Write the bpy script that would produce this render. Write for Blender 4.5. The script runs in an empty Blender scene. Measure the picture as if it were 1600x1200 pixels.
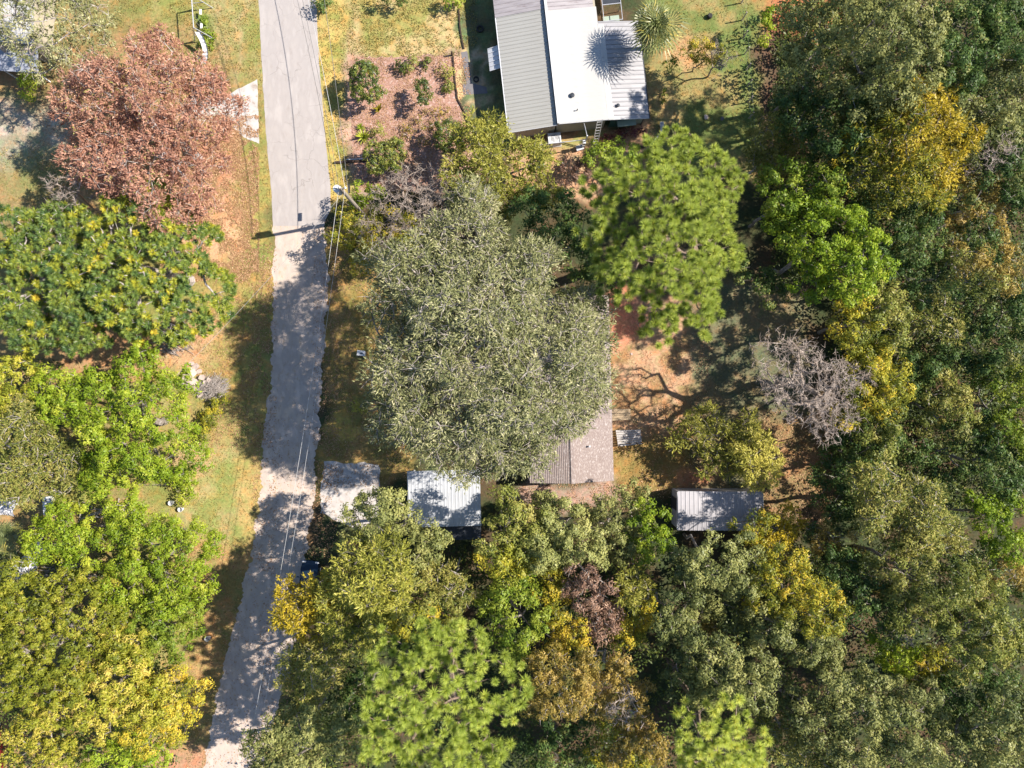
import bpy, math, random
import numpy as np
from mathutils import Vector, Matrix

rng = np.random.default_rng(7)
random.seed(7)
sc = bpy.context.scene
COL = sc.collection
R = math.radians

# ------------------------------------------------------------------ camera
CAM_H = 65.0
MPP = 0.06                      # metres on the ground per photograph pixel
cd = bpy.data.cameras.new('camera')
cd.sensor_width = 36.0
cd.lens = 36.0 * CAM_H / (1600 * MPP)
cd.clip_start = 1.0
cd.clip_end = 3000.0
cam = bpy.data.objects.new('camera', cd)
cam.location = (0, 0, CAM_H)
COL.objects.link(cam)
sc.camera = cam

# ------------------------------------------------------------------ light
EL = R(43.0)
SUN_DIR = Vector((0.983 * math.cos(EL), 0.184 * math.cos(EL), math.sin(EL))).normalized()
w = bpy.data.worlds.new("World")
sc.world = w
w.use_nodes = True
nt = w.node_tree
bg = nt.nodes['Background']
sky = nt.nodes.new('ShaderNodeTexSky')
sky.sky_type = 'NISHITA'
sky.sun_disc = False
sky.sun_elevation = EL
sky.sun_rotation = math.atan2(SUN_DIR.x, SUN_DIR.y)
sky.air_density = 1.0
sky.dust_density = 0.4
sky.ozone_density = 3.5
nt.links.new(sky.outputs[0], bg.inputs[0])
bg.inputs[1].default_value = 0.09
sd = bpy.data.lights.new('sun', 'SUN')
sd.energy = 5.0
sd.angle = R(0.53)
sd.color = (1.0, 0.93, 0.83)
so = bpy.data.objects.new('sun', sd)
so.rotation_euler = (-SUN_DIR).to_track_quat('-Z', 'Y').to_euler()
so.location = (60, 10, 80)
COL.objects.link(so)
vs = sc.view_settings
vs.view_transform = 'Standard'
vs.look = 'None'
vs.gamma = 1.0
vs.use_curve_mapping = False
vs.exposure = 1.14

# ------------------------------------------------------------------ helpers
def W(px, py, z=0.0):
    """point of the place seen at photograph pixel (px, py) at height z"""
    k = MPP * (CAM_H - z) / CAM_H
    return Vector(((px - 800) * k, (600 - py) * k, z))

def tag(o, label=None, cat=None, group=None, kind=None):
    if label: o['label'] = label
    if cat: o['category'] = cat
    if group: o['group'] = group
    if kind: o['kind'] = kind
    return o

def empty(name, loc, rz=0.0, label=None, cat=None, group=None):
    o = bpy.data.objects.new(name, None)
    o.empty_display_size = 0.3
    o.location = loc
    o.rotation_euler = (0, 0, rz)
    COL.objects.link(o)
    return tag(o, label, cat, group)

def link(name, me, parent=None, loc=(0, 0, 0), rot=(0, 0, 0)):
    o = bpy.data.objects.new(name, me)
    COL.objects.link(o)
    if parent is not None: o.parent = parent
    o.location = loc
    o.rotation_euler = rot
    return o

def np_mesh(name, verts, nv, mats, tint=None, matidx=None, smooth=False):
    """verts (N,nv,3): each row one face of nv own vertices"""
    verts = np.asarray(verts, dtype=np.float32)
    n = verts.shape[0]
    me = bpy.data.meshes.new(name)
    me.vertices.add(n * nv)
    me.vertices.foreach_set('co', verts.reshape(-1))
    me.loops.add(n * nv)
    me.loops.foreach_set('vertex_index', np.arange(n * nv, dtype=np.int32))
    me.polygons.add(n)
    me.polygons.foreach_set('loop_start', np.arange(0, n * nv, nv, dtype=np.int32))
    if matidx is not None:
        me.polygons.foreach_set('material_index', matidx.astype(np.int32))
    if tint is not None:
        a = me.attributes.new('tint', 'FLOAT', 'FACE')
        a.data.foreach_set('value', np.clip(tint, 0, 1).astype(np.float32))
    for m in (mats if isinstance(mats, (list, tuple)) else [mats]): me.materials.append(m)
    me.update()
    me.validate()
    return me

class MB:
    """collects boxes, tubes and polygons into one mesh"""
    def __init__(s): s.v = []; s.f = []; s.smooth = []
    def poly(s, pts):
        b = len(s.v); s.v += [tuple(p) for p in pts]; s.f.append(tuple(range(b, b + len(pts)))); return s
    def mesh(s, V, F):
        b = len(s.v); s.v += [tuple(p) for p in V]; s.f += [tuple(i + b for i in f) for f in F]; return s
    def box(s, c, size, rz=0.0, M=None):
        hx, hy, hz = [a / 2 for a in size]
        V = [Vector((x, y, z)) for z in (-hz, hz) for x, y in ((-hx, -hy), (hx, -hy), (hx, hy), (-hx, hy))]
        m = Matrix.Translation(Vector(c)) @ (M if M is not None else Matrix.Rotation(rz, 4, 'Z'))
        V = [m @ p for p in V]
        return s.mesh(V, [(3, 2, 1, 0), (4, 5, 6, 7), (0, 1, 5, 4), (1, 2, 6, 5), (2, 3, 7, 6), (3, 0, 4, 7)])
    def prism(s, pts, z0, z1):
        """pts: ccw list of xy (or xyz: z added)"""
        n = len(pts)
        g = lambda p, z: (p[0], p[1], (p[2] if len(p) > 2 else 0) + z)
        V = [g(p, z0) for p in pts] + [g(p, z1) for p in pts]
        F = [tuple(range(n - 1, -1, -1)), tuple(range(n, 2 * n))] + [(i, (i + 1) % n, n + (i + 1) % n, n + i) for i in range(n)]
        return s.mesh(V, F)
    def tube(s, pts, r, n=8, caps=True):
        pts = [Vector(p) for p in pts]
        rs = r if isinstance(r, (list, tuple)) else [r] * len(pts)
        V = []; F = []
        up = Vector((0, 0, 1))
        for i, p in enumerate(pts):
            d = (pts[min(i + 1, len(pts) - 1)] - pts[max(i - 1, 0)]).normalized()
            a = d.cross(up if abs(d.z) < 0.95 else Vector((1, 0, 0))).normalized()
            b = d.cross(a)
            for k in range(n):
                t = 2 * math.pi * k / n
                V.append(p + (a * math.cos(t) + b * math.sin(t)) * rs[i])
        for i in range(len(pts) - 1):
            for k in range(n):
                F.append((i * n + k, i * n + (k + 1) % n, (i + 1) * n + (k + 1) % n, (i + 1) * n + k))
        if caps:
            F.append(tuple(range(n - 1, -1, -1))); F.append(tuple(range((len(pts) - 1) * n, len(pts) * n)))
        return s.mesh(V, F)
    def lathe(s, prof, c=(0, 0, 0), n=16):
        V = []; F = []
        for (r, z) in prof:
            for k in range(n):
                t = 2 * math.pi * k / n
                V.append((c[0] + r * math.cos(t), c[1] + r * math.sin(t), c[2] + z))
        for i in range(len(prof) - 1):
            for k in range(n):
                F.append((i * n + k, i * n + (k + 1) % n, (i + 1) * n + (k + 1) % n, (i + 1) * n + k))
        return s.mesh(V, F)
    def make(s, name, m):
        me = bpy.data.meshes.new(name)
        me.from_pydata(s.v, [], s.f)
        me.materials.append(m)
        me.update()
        return me
    def build(s, name, m, parent=None, loc=(0, 0, 0), rot=(0, 0, 0)):
        return link(name, s.make(name, m), parent, loc, rot)

# value noise on arrays ------------------------------------------------
_ng = np.random.default_rng(3).random((256, 256))
def vnoise(x, y):
    xi = np.floor(x).astype(int); yi = np.floor(y).astype(int)
    fx = x - xi; fy = y - yi
    fx = fx * fx * (3 - 2 * fx); fy = fy * fy * (3 - 2 * fy)
    g = lambda a, b: _ng[a & 255, b & 255]
    return (g(xi, yi) * (1 - fx) + g(xi + 1, yi) * fx) * (1 - fy) + (g(xi, yi + 1) * (1 - fx) + g(xi + 1, yi + 1) * fx) * fy
def fbm(x, y, o=4):
    s = 0; a = 0.5; t = 0
    for i in range(o):
        s = s + a * vnoise(x * 2 ** i + 17 * i, y * 2 ** i + 31 * i); t += a; a *= 0.5
    return s / t

def sm(v, a, b):
    t = np.clip((v - a) / (b - a), 0, 1); return t * t * (3 - 2 * t)

# ------------------------------------------------------------------ materials
def nodes(m):
    m.use_nodes = True
    t = m.node_tree
    t.nodes.clear()
    out = t.nodes.new('ShaderNodeOutputMaterial')
    return t, t.nodes, t.links, out

def ramp(N, stops):
    r = N.new('ShaderNodeValToRGB')
    e = r.color_ramp.elements
    while len(e) > 1: e.remove(e[-1])
    e[0].position = stops[0][0]; e[0].color = (*stops[0][1], 1)
    for p, c in stops[1:]:
        q = e.new(p); q.color = (*c, 1)
    return r

def leaf_mat(name, stops, trans=0.3, gloss=0.015, var=0.25):
    m = bpy.data.materials.new(name)
    t, N, L, out = nodes(m)
    at = N.new('ShaderNodeAttribute'); at.attribute_name = 'tint'
    rp = ramp(N, stops)
    L.new(at.outputs['Fac'], rp.inputs[0])
    oi = N.new('ShaderNodeObjectInfo')
    hs = N.new('ShaderNodeHueSaturation')
    mr = N.new('ShaderNodeMapRange')
    mr.inputs[3].default_value = 1 - var * 0.5; mr.inputs[4].default_value = 1 + var * 0.5
    L.new(oi.outputs['Random'], mr.inputs[0]); L.new(mr.outputs[0], hs.inputs['Value'])
    L.new(rp.outputs[0], hs.inputs['Color'])
    d = N.new('ShaderNodeBsdfDiffuse'); tr = N.new('ShaderNodeBsdfTranslucent')
    g = N.new('ShaderNodeBsdfGlossy'); g.inputs['Roughness'].default_value = 0.45
    L.new(hs.outputs[0], d.inputs[0]); L.new(hs.outputs[0], tr.inputs[0])
    m1 = N.new('ShaderNodeMixShader'); m1.inputs[0].default_value = trans
    L.new(d.outputs[0], m1.inputs[1]); L.new(tr.outputs[0], m1.inputs[2])
    m2 = N.new('ShaderNodeMixShader'); m2.inputs[0].default_value = gloss
    L.new(m1.outputs[0], m2.inputs[1]); L.new(g.outputs[0], m2.inputs[2])
    L.new(m2.outputs[0], out.inputs[0])
    return m

def surf(name, c1, c2=None, scale=3.0, rough=0.8, metal=0.0, bump=0.0, bscale=20.0, c3=None, stain=None, stretch=(1, 1, 1), detail=6, spec=0.3, crack=None):
    """noise-mottled surface; stain = (colour, scale, threshold, amount)"""
    m = bpy.data.materials.new(name)
    t, N, L, out = nodes(m)
    p = N.new('ShaderNodeBsdfPrincipled')
    p.inputs['Roughness'].default_value = rough
    p.inputs['Metallic'].default_value = metal
    p.inputs['Specular IOR Level'].default_value = spec
    tc = N.new('ShaderNodeTexCoord'); mp = N.new('ShaderNodeMapping')
    mp.inputs['Scale'].default_value = stretch
    L.new(tc.outputs['Object'], mp.inputs[0])
    n1 = N.new('ShaderNodeTexNoise'); n1.inputs['Scale'].default_value = scale; n1.inputs['Detail'].default_value = detail
    L.new(mp.outputs[0], n1.inputs['Vector'])
    c2 = c2 or tuple(a * 0.8 for a in c1)
    st = [(0.32, c1), (0.68, c2)] if c3 is None else [(0.3, c1), (0.5, c2), (0.7, c3)]
    rp = ramp(N, st)
    L.new(n1.outputs['Fac'], rp.inputs[0])
    colr = rp.outputs[0]
    if stain:
        n2 = N.new('ShaderNodeTexNoise'); n2.inputs['Scale'].default_value = stain[1]; n2.inputs['Detail'].default_value = 8
        n2.inputs['Roughness'].default_value = 0.7
        L.new(mp.outputs[0], n2.inputs['Vector'])
        mr = N.new('ShaderNodeMapRange'); mr.inputs[1].default_value = stain[2]; mr.inputs[2].default_value = stain[2] + 0.12
        mr.inputs[4].default_value = stain[3]
        L.new(n2.outputs['Fac'], mr.inputs[0])
        mx = N.new('ShaderNodeMix'); mx.data_type = 'RGBA'
        L.new(mr.outputs[0], mx.inputs[0]); L.new(colr, mx.inputs[6]); mx.inputs[7].default_value = (*stain[0], 1)
        colr = mx.outputs[2]
    if crack:
        nw = N.new('ShaderNodeTexNoise'); nw.inputs['Scale'].default_value = 1.1; nw.inputs['Detail'].default_value = 6
        L.new(tc.outputs['Object'], nw.inputs['Vector'])
        vm = N.new('ShaderNodeVectorMath'); vm.operation = 'ADD'
        L.new(tc.outputs['Object'], vm.inputs[0]); L.new(nw.outputs['Color'], vm.inputs[1])
        vo = N.new('ShaderNodeTexVoronoi'); vo.feature = 'DISTANCE_TO_EDGE'; vo.inputs['Scale'].default_value = crack[0]
        L.new(vm.outputs[0], vo.inputs['Vector'])
        mr2 = N.new('ShaderNodeMapRange'); mr2.inputs[1].default_value = 0.0; mr2.inputs[2].default_value = crack[1]
        mr2.inputs[3].default_value = crack[3]; mr2.inputs[4].default_value = 0.0
        L.new(vo.outputs['Distance'], mr2.inputs[0])
        n4 = N.new('ShaderNodeTexNoise'); n4.inputs['Scale'].default_value = 0.35
        L.new(tc.outputs['Object'], n4.inputs['Vector'])
        mr3 = N.new('ShaderNodeMapRange'); mr3.inputs[1].default_value = 0.45; mr3.inputs[2].default_value = 0.6
        L.new(n4.outputs['Fac'], mr3.inputs[0])
        mu = N.new('ShaderNodeMath'); mu.operation = 'MULTIPLY'
        L.new(mr2.outputs[0], mu.inputs[0]); L.new(mr3.outputs[0], mu.inputs[1])
        mx2 = N.new('ShaderNodeMix'); mx2.data_type = 'RGBA'
        L.new(mu.outputs[0], mx2.inputs[0]); L.new(colr, mx2.inputs[6]); mx2.inputs[7].default_value = (*crack[2], 1)
        colr = mx2.outputs[2]
    L.new(colr, p.inputs['Base Color'])
    if bump:
        n3 = N.new('ShaderNodeTexNoise'); n3.inputs['Scale'].default_value = bscale; n3.inputs['Detail'].default_value = 5
        L.new(tc.outputs['Object'], n3.inputs['Vector'])
        b = N.new('ShaderNodeBump'); b.inputs['Strength'].default_value = bump; b.inputs['Distance'].default_value = 0.05
        L.new(n3.outputs['Fac'], b.inputs['Height']); L.new(b.outputs[0], p.inputs['Normal'])
    L.new(p.outputs[0], out.inputs[0])
    return m

def ground_mat():
    m = bpy.data.materials.new('ground_cover')
    t, N, L, out = nodes(m)
    p = N.new('ShaderNodeBsdfPrincipled'); p.inputs['Roughness'].default_value = 0.95; p.inputs['Specular IOR Level'].default_value = 0.1
    at = N.new('ShaderNodeAttribute'); at.attribute_name = 'cover'
    tc = N.new('ShaderNodeTexCoord')
    n1 = N.new('ShaderNodeTexNoise'); n1.inputs['Scale'].default_value = 4.5; n1.inputs['Detail'].default_value = 8; n1.inputs['Roughness'].default_value = 0.75
    L.new(tc.outputs['Object'], n1.inputs['Vector'])
    mr = N.new('ShaderNodeMapRange'); mr.inputs[1].default_value = 0.3; mr.inputs[2].default_value = 0.7
    mr.inputs[3].default_value = 0.62; mr.inputs[4].default_value = 1.35
    L.new(n1.outputs['Fac'], mr.inputs[0])
    n2 = N.new('ShaderNodeTexNoise'); n2.inputs['Scale'].default_value = 1.3; n2.inputs['Detail'].default_value = 7; n2.inputs['Roughness'].default_value = 0.7
    L.new(tc.outputs['Object'], n2.inputs['Vector'])
    rp = ramp(N, [(0.36, (1.22, 0.98, 0.85)), (0.5, (1, 1, 1)), (0.64, (0.84, 1.03, 0.88))])
    L.new(n2.outputs['Fac'], rp.inputs[0])
    v1 = N.new('ShaderNodeVectorMath'); v1.operation = 'MULTIPLY'
    L.new(at.outputs['Color'], v1.inputs[0]); L.new(rp.outputs[0], v1.inputs[1])
    v2 = N.new('ShaderNodeVectorMath'); v2.operation = 'SCALE'
    L.new(v1.outputs[0], v2.inputs[0]); L.new(mr.outputs[0], v2.inputs['Scale'])
    L.new(v2.outputs[0], p.inputs['Base Color'])
    b = N.new('ShaderNodeBump'); b.inputs['Strength'].default_value = 0.6; b.inputs['Distance'].default_value = 0.08
    L.new(n1.outputs['Fac'], b.inputs['Height']); L.new(b.outputs[0], p.inputs['Normal'])
    L.new(p.outputs[0], out.inputs[0])
    return m

M = {}
M['ground'] = ground_mat()
M['asphalt'] = surf('worn_asphalt', (0.375, 0.34, 0.32), (0.315, 0.285, 0.27), 0.9, 0.9, bump=0.25, bscale=40, c3=(0.35, 0.315, 0.295), stain=((0.27, 0.235, 0.215), 1.5, 0.55, 0.5), stretch=(1.5, 0.5, 1), crack=(0.45, 0.018, (0.17, 0.15, 0.14), 0.6), detail=9)
M['sandy_road'] = surf('sandy_road', (0.54, 0.44, 0.37), (0.40, 0.33, 0.285), 0.9, 0.95, bump=0.5, bscale=18, c3=(0.50, 0.40, 0.32), stain=((0.36, 0.25, 0.15), 2.2, 0.54, 0.6), stretch=(1.2, 0.6, 1))
M['concrete'] = surf('concrete', (0.48, 0.44, 0.41), (0.37, 0.34, 0.32), 1.2, 0.9, bump=0.2, bscale=30, stain=((0.25, 0.19, 0.14), 1.6, 0.52, 0.7))
M['walk'] = surf('old_walk', (0.17, 0.16, 0.16), (0.13, 0.12, 0.13), 2, 0.9, bump=0.3)
M['mulch'] = surf('mulch', (0.44, 0.26, 0.20), (0.27, 0.15, 0.11), 4.0, 0.95, bump=0.7, bscale=9, c3=(0.50, 0.36, 0.31), stain=((0.20, 0.115, 0.07), 0.7, 0.50, 0.6), detail=10)
M['grey_roof'] = surf('galvanised_grey_green', (0.37, 0.36, 0.33), (0.31, 0.30, 0.275), 0.7, 0.55, 0.25, stain=((0.16, 0.145, 0.13), 1.1, 0.60, 0.5), stretch=(0.5, 2.0, 1))
M['old_roof'] = surf('old_galvanised', (0.36, 0.33, 0.33), (0.28, 0.25, 0.255), 1.2, 0.55, 0.25, stain=((0.17, 0.13, 0.125), 1.4, 0.54, 0.7), stretch=(0.6, 2.0, 1))
M['lean_roof'] = surf('bright_galvanised', (0.28, 0.275, 0.285), (0.22, 0.215, 0.225), 1.0, 0.5, 0.3, stain=((0.18, 0.17, 0.18), 1.6, 0.58, 0.45), stretch=(0.5, 1.6, 1))
M['white_roof'] = surf('white_roof_coating', (0.40, 0.388, 0.372), (0.355, 0.345, 0.33), 0.45, 0.6, stain=((0.28, 0.26, 0.24), 0.9, 0.56, 0.45))
M['carport_white'] = surf('white_painted_metal', (0.43, 0.44, 0.46), (0.36, 0.37, 0.39), 0.8, 0.45, 0.1, stain=((0.38, 0.36, 0.33), 2.2, 0.62, 0.5))
M['shed_roof'] = surf('shed_metal', (0.36, 0.345, 0.36), (0.28, 0.27, 0.285), 0.8, 0.5, 0.25, stain=((0.26, 0.2, 0.17), 1.8, 0.57, 0.6))
M['shed_wall'] = surf('shed_wall_grey', (0.30, 0.32, 0.36), (0.25, 0.26, 0.3), 2, 0.6)
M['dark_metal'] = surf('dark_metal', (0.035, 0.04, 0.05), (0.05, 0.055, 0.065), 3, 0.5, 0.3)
M['black_rubber'] = surf('black_rubber', (0.02, 0.02, 0.022), (0.035, 0.033, 0.03), 6, 0.8)
M['white_trim'] = surf('white_trim', (0.55, 0.55, 0.55), (0.48, 0.48, 0.5), 3, 0.5)
M['tan_wall'] = surf('tan_siding', (0.36, 0.32, 0.24), (0.31, 0.27, 0.21), 2, 0.7)
M['sage_wall'] = surf('sage_panel', (0.30, 0.36, 0.29), (0.26, 0.32, 0.26), 2, 0.7)
M['teal_wall'] = surf('dark_green_panel', (0.05, 0.11, 0.09), (0.04, 0.09, 0.08), 2, 0.7)
M['shingle'] = surf('shingle', (0.35, 0.295, 0.27), (0.22, 0.17, 0.155), 4, 0.9, c3=(0.41, 0.36, 0.34), stain=((0.20, 0.15, 0.13), 0.8, 0.55, 0.5), detail=3, stretch=(2.2, 0.9, 1))
M['wood'] = surf('weathered_wood', (0.42, 0.32, 0.21), (0.30, 0.22, 0.14), 5, 0.85, stretch=(1, 4, 1))
M['grey_wood'] = surf('grey_wood', (0.42, 0.39, 0.37), (0.30, 0.28, 0.27), 5, 0.85, stretch=(4, 1, 1))
M['pole_wood'] = surf('pole_wood', (0.30, 0.26, 0.22), (0.20, 0.17, 0.14), 6, 0.85, stretch=(1, 1, 0.2))
M['dark_wood'] = surf('creosoted_timber', (0.055, 0.035, 0.025), (0.035, 0.022, 0.016), 5, 0.8)
M['bark'] = surf('grey_bark', (0.27, 0.24, 0.21), (0.15, 0.125, 0.105), 4, 0.9, c3=(0.33, 0.30, 0.275))
M['pale_bark'] = surf('pale_bark', (0.38, 0.335, 0.305), (0.24, 0.205, 0.185), 3, 0.9, c3=(0.45, 0.41, 0.385))
M['mauve_bark'] = surf('mauve_grey_bark', (0.36, 0.295, 0.245), (0.20, 0.155, 0.125), 2, 0.9, c3=(0.46, 0.39, 0.335))
M['pine_bark'] = surf('pine_bark', (0.24, 0.17, 0.13), (0.15, 0.105, 0.08), 5, 0.9, c3=(0.3, 0.23, 0.19))
M['rock'] = surf('broken_concrete', (0.46, 0.37, 0.32), (0.34, 0.27, 0.24), 3, 0.9, bump=0.4)
M['galv'] = surf('galvanised_pipe', (0.5, 0.5, 0.52), (0.4, 0.4, 0.42), 4, 0.4, 0.4)
M['aluminium'] = surf('aluminium', (0.55, 0.53, 0.52), (0.45, 0.43, 0.42), 4, 0.4, 0.4)
M['porcelain'] = surf('porcelain_white', (0.62, 0.62, 0.63), (0.55, 0.55, 0.56), 4, 0.3)
M['wire'] = surf('weathered_conductor', (0.16, 0.155, 0.15), (0.12, 0.115, 0.11), 4, 0.6, 0.2)
M['pale_wire'] = surf('pale_conductor', (0.55, 0.54, 0.52), (0.45, 0.44, 0.43), 4, 0.45, 0.3)
M['blue_paint'] = surf('dark_blue_car_paint', (0.012, 0.028, 0.05), (0.011, 0.026, 0.045), 2, 0.25, 0.3, spec=0.5)
M['red_paint'] = surf('red_paint', (0.42, 0.035, 0.05), (0.36, 0.03, 0.045), 2, 0.3, spec=0.5)
M['glass'] = surf('dark_glass', (0.015, 0.02, 0.028), (0.012, 0.018, 0.025), 2, 0.1, spec=0.6)
M['tarp'] = surf('silvery_tarp', (0.58, 0.57, 0.58), (0.30, 0.31, 0.36), 2.5, 0.5, stain=((0.12, 0.12, 0.14), 2.5, 0.58, 0.7))
M['seat_blue'] = surf('pale_seat', (0.75, 0.74, 0.6), (0.7, 0.68, 0.55), 2, 0.4)
M['teal_cloth'] = surf('teal_plastic', (0.2, 0.42, 0.36), (0.16, 0.35, 0.3), 2, 0.5)

LM = {}
LBLUE = dict(sage=0.62, dark=0.62, oak=0.80, rust=0.85, brown=0.9, litter=0.9, grass=0.9, palm=0.85, olive=0.75, under=0.7)
LGAIN = dict(rust=1.15, litter=1.0, grass=1.1, yellow=1.15, gold=1.25, oak=1.55, sage=1.62, dark=1.5, olive=1.55, pine=1.65, palm=0.95, brown=1.3, purple=1.2, pear=1.2, rosette=1.35)
def LF(k, *stops, **kw):
    g_ = LGAIN.get(k, 1.4)
    LM[k] = leaf_mat('leaf_' + k, [(p_, (min(0.8, c_[0] * g_), min(0.8, c_[1] * g_), min(0.8, c_[2] * g_ * LBLUE.get(k, 0.72)))) for p_, c_ in stops], **kw)
LF('oak', (0.0, (0.055, 0.065, 0.032)), (0.35, (0.13, 0.135, 0.065)), (0.7, (0.20, 0.195, 0.115)), (1.0, (0.33, 0.30, 0.22)), trans=0.22)
LF('sage', (0.0, (0.045, 0.06, 0.034)), (0.5, (0.12, 0.13, 0.064)), (1.0, (0.235, 0.225, 0.12)), trans=0.25)
LF('olive', (0.0, (0.042, 0.06, 0.018)), (0.5, (0.125, 0.14, 0.036)), (1.0, (0.24, 0.21, 0.075)), trans=0.28)
LF('dark', (0.0, (0.022, 0.04, 0.018)), (0.6, (0.055, 0.092, 0.035)), (1.0, (0.16, 0.155, 0.07)), trans=0.25)
LF('green', (0.0, (0.04, 0.075, 0.015)), (0.5, (0.10, 0.155, 0.022)), (1.0, (0.21, 0.24, 0.04)), trans=0.33)
LF('bright', (0.0, (0.06, 0.105, 0.014)), (0.5, (0.16, 0.22, 0.02)), (1.0, (0.31, 0.32, 0.05)), trans=0.35)
LF('lime', (0.0, (0.09, 0.11, 0.018)), (0.45, (0.20, 0.21, 0.028)), (0.8, (0.32, 0.28, 0.055)), (1.0, (0.42, 0.33, 0.11)), trans=0.32)
LF('lightolive', (0.0, (0.08, 0.09, 0.022)), (0.5, (0.20, 0.20, 0.045)), (1.0, (0.34, 0.30, 0.09)), trans=0.32)
LF('yellow', (0.0, (0.13, 0.12, 0.02)), (0.4, (0.33, 0.26, 0.03)), (0.8, (0.54, 0.40, 0.04)), (1.0, (0.50, 0.38, 0.12)), trans=0.32)
LF('gold', (0.0, (0.09, 0.08, 0.025)), (0.45, (0.22, 0.165, 0.05)), (0.8, (0.34, 0.235, 0.075)), (1.0, (0.42, 0.31, 0.16)), trans=0.3)
LF('goldgreen', (0.0, (0.055, 0.075, 0.018)), (0.5, (0.17, 0.175, 0.028)), (0.8, (0.31, 0.265, 0.035)), (1.0, (0.42, 0.30, 0.045)), trans=0.3)
LF('rust', (0.0, (0.20, 0.095, 0.078)), (0.45, (0.40, 0.20, 0.16)), (0.85, (0.56, 0.32, 0.25)), (0.97, (0.55, 0.38, 0.30)), (1.0, (0.28, 0.27, 0.08)), trans=0.3)
LF('brown', (0.0, (0.09, 0.05, 0.04)), (0.5, (0.19, 0.115, 0.085)), (1.0, (0.30, 0.19, 0.14)), trans=0.2)
LF('purple', (0.0, (0.07, 0.02, 0.035)), (0.5, (0.17, 0.055, 0.07)), (1.0, (0.42, 0.22, 0.17)), trans=0.2)
LF('pine', (0.0, (0.07, 0.105, 0.028)), (0.5, (0.21, 0.255, 0.06)), (0.85, (0.34, 0.375, 0.10)), (1.0, (0.45, 0.42, 0.15)), trans=0.38)
LF('rosette', (0.0, (0.06, 0.11, 0.05)), (0.35, (0.125, 0.175, 0.05)), (0.58, (0.22, 0.25, 0.042)), (0.82, (0.38, 0.34, 0.038)), (1.0, (0.50, 0.36, 0.06)), trans=0.35)
LF('palm', (0.0, (0.06, 0.085, 0.025)), (0.5, (0.15, 0.18, 0.06)), (0.8, (0.27, 0.27, 0.10)), (1.0, (0.46, 0.36, 0.07)), trans=0.2, gloss=0.05)
LF('glossy', (0.0, (0.022, 0.045, 0.015)), (0.6, (0.075, 0.10, 0.025)), (1.0, (0.22, 0.21, 0.05)), trans=0.2, gloss=0.03)
LF('grass', (0.0, (0.17, 0.17, 0.05)), (0.5, (0.27, 0.24, 0.075)), (1.0, (0.42, 0.32, 0.15)), trans=0.3, var=0)
LF('litter', (0.0, (0.16, 0.08, 0.045)), (0.5, (0.36, 0.20, 0.12)), (1.0, (0.56, 0.38, 0.24)), trans=0.05, var=0)
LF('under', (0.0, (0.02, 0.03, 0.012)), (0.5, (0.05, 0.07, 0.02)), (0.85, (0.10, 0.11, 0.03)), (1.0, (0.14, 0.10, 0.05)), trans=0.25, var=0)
LF('pear', (0.0, (0.12, 0.14, 0.07)), (1.0, (0.36, 0.36, 0.22)), trans=0.1)

# ------------------------------------------------------------------ leaves
def unit(v):
    return v / np.maximum(np.linalg.norm(v, axis=-1, keepdims=True), 1e-6)

def blades(base, axis, normal, ln, wd, bend=0.0):
    """rhombus blades (n,4,3) that start at base, run along axis, lie across normal"""
    side = unit(np.cross(axis, normal))
    ln = ln[:, None]; wd = wd[:, None]
    tip = base + axis * ln
    mid = base + axis * ln * 0.45 + normal * (bend * ln)
    return np.stack([base, mid + side * wd * 0.5, tip, mid - side * wd * 0.5], axis=1)

def tris(base, axis, normal, ln, wd):
    side = unit(np.cross(axis, normal)) * (wd * 0.5)[:, None]
    return np.stack([base + side, base + axis * ln[:, None], base - side], axis=1)

def rdir(n, zmin=-1.0):
    z = rng.uniform(zmin, 1, n); t = rng.uniform(0, 2 * np.pi, n)
    s = np.sqrt(np.maximum(0, 1 - z * z))
    return np.stack([s * np.cos(t), s * np.sin(t), z], 1)

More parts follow.
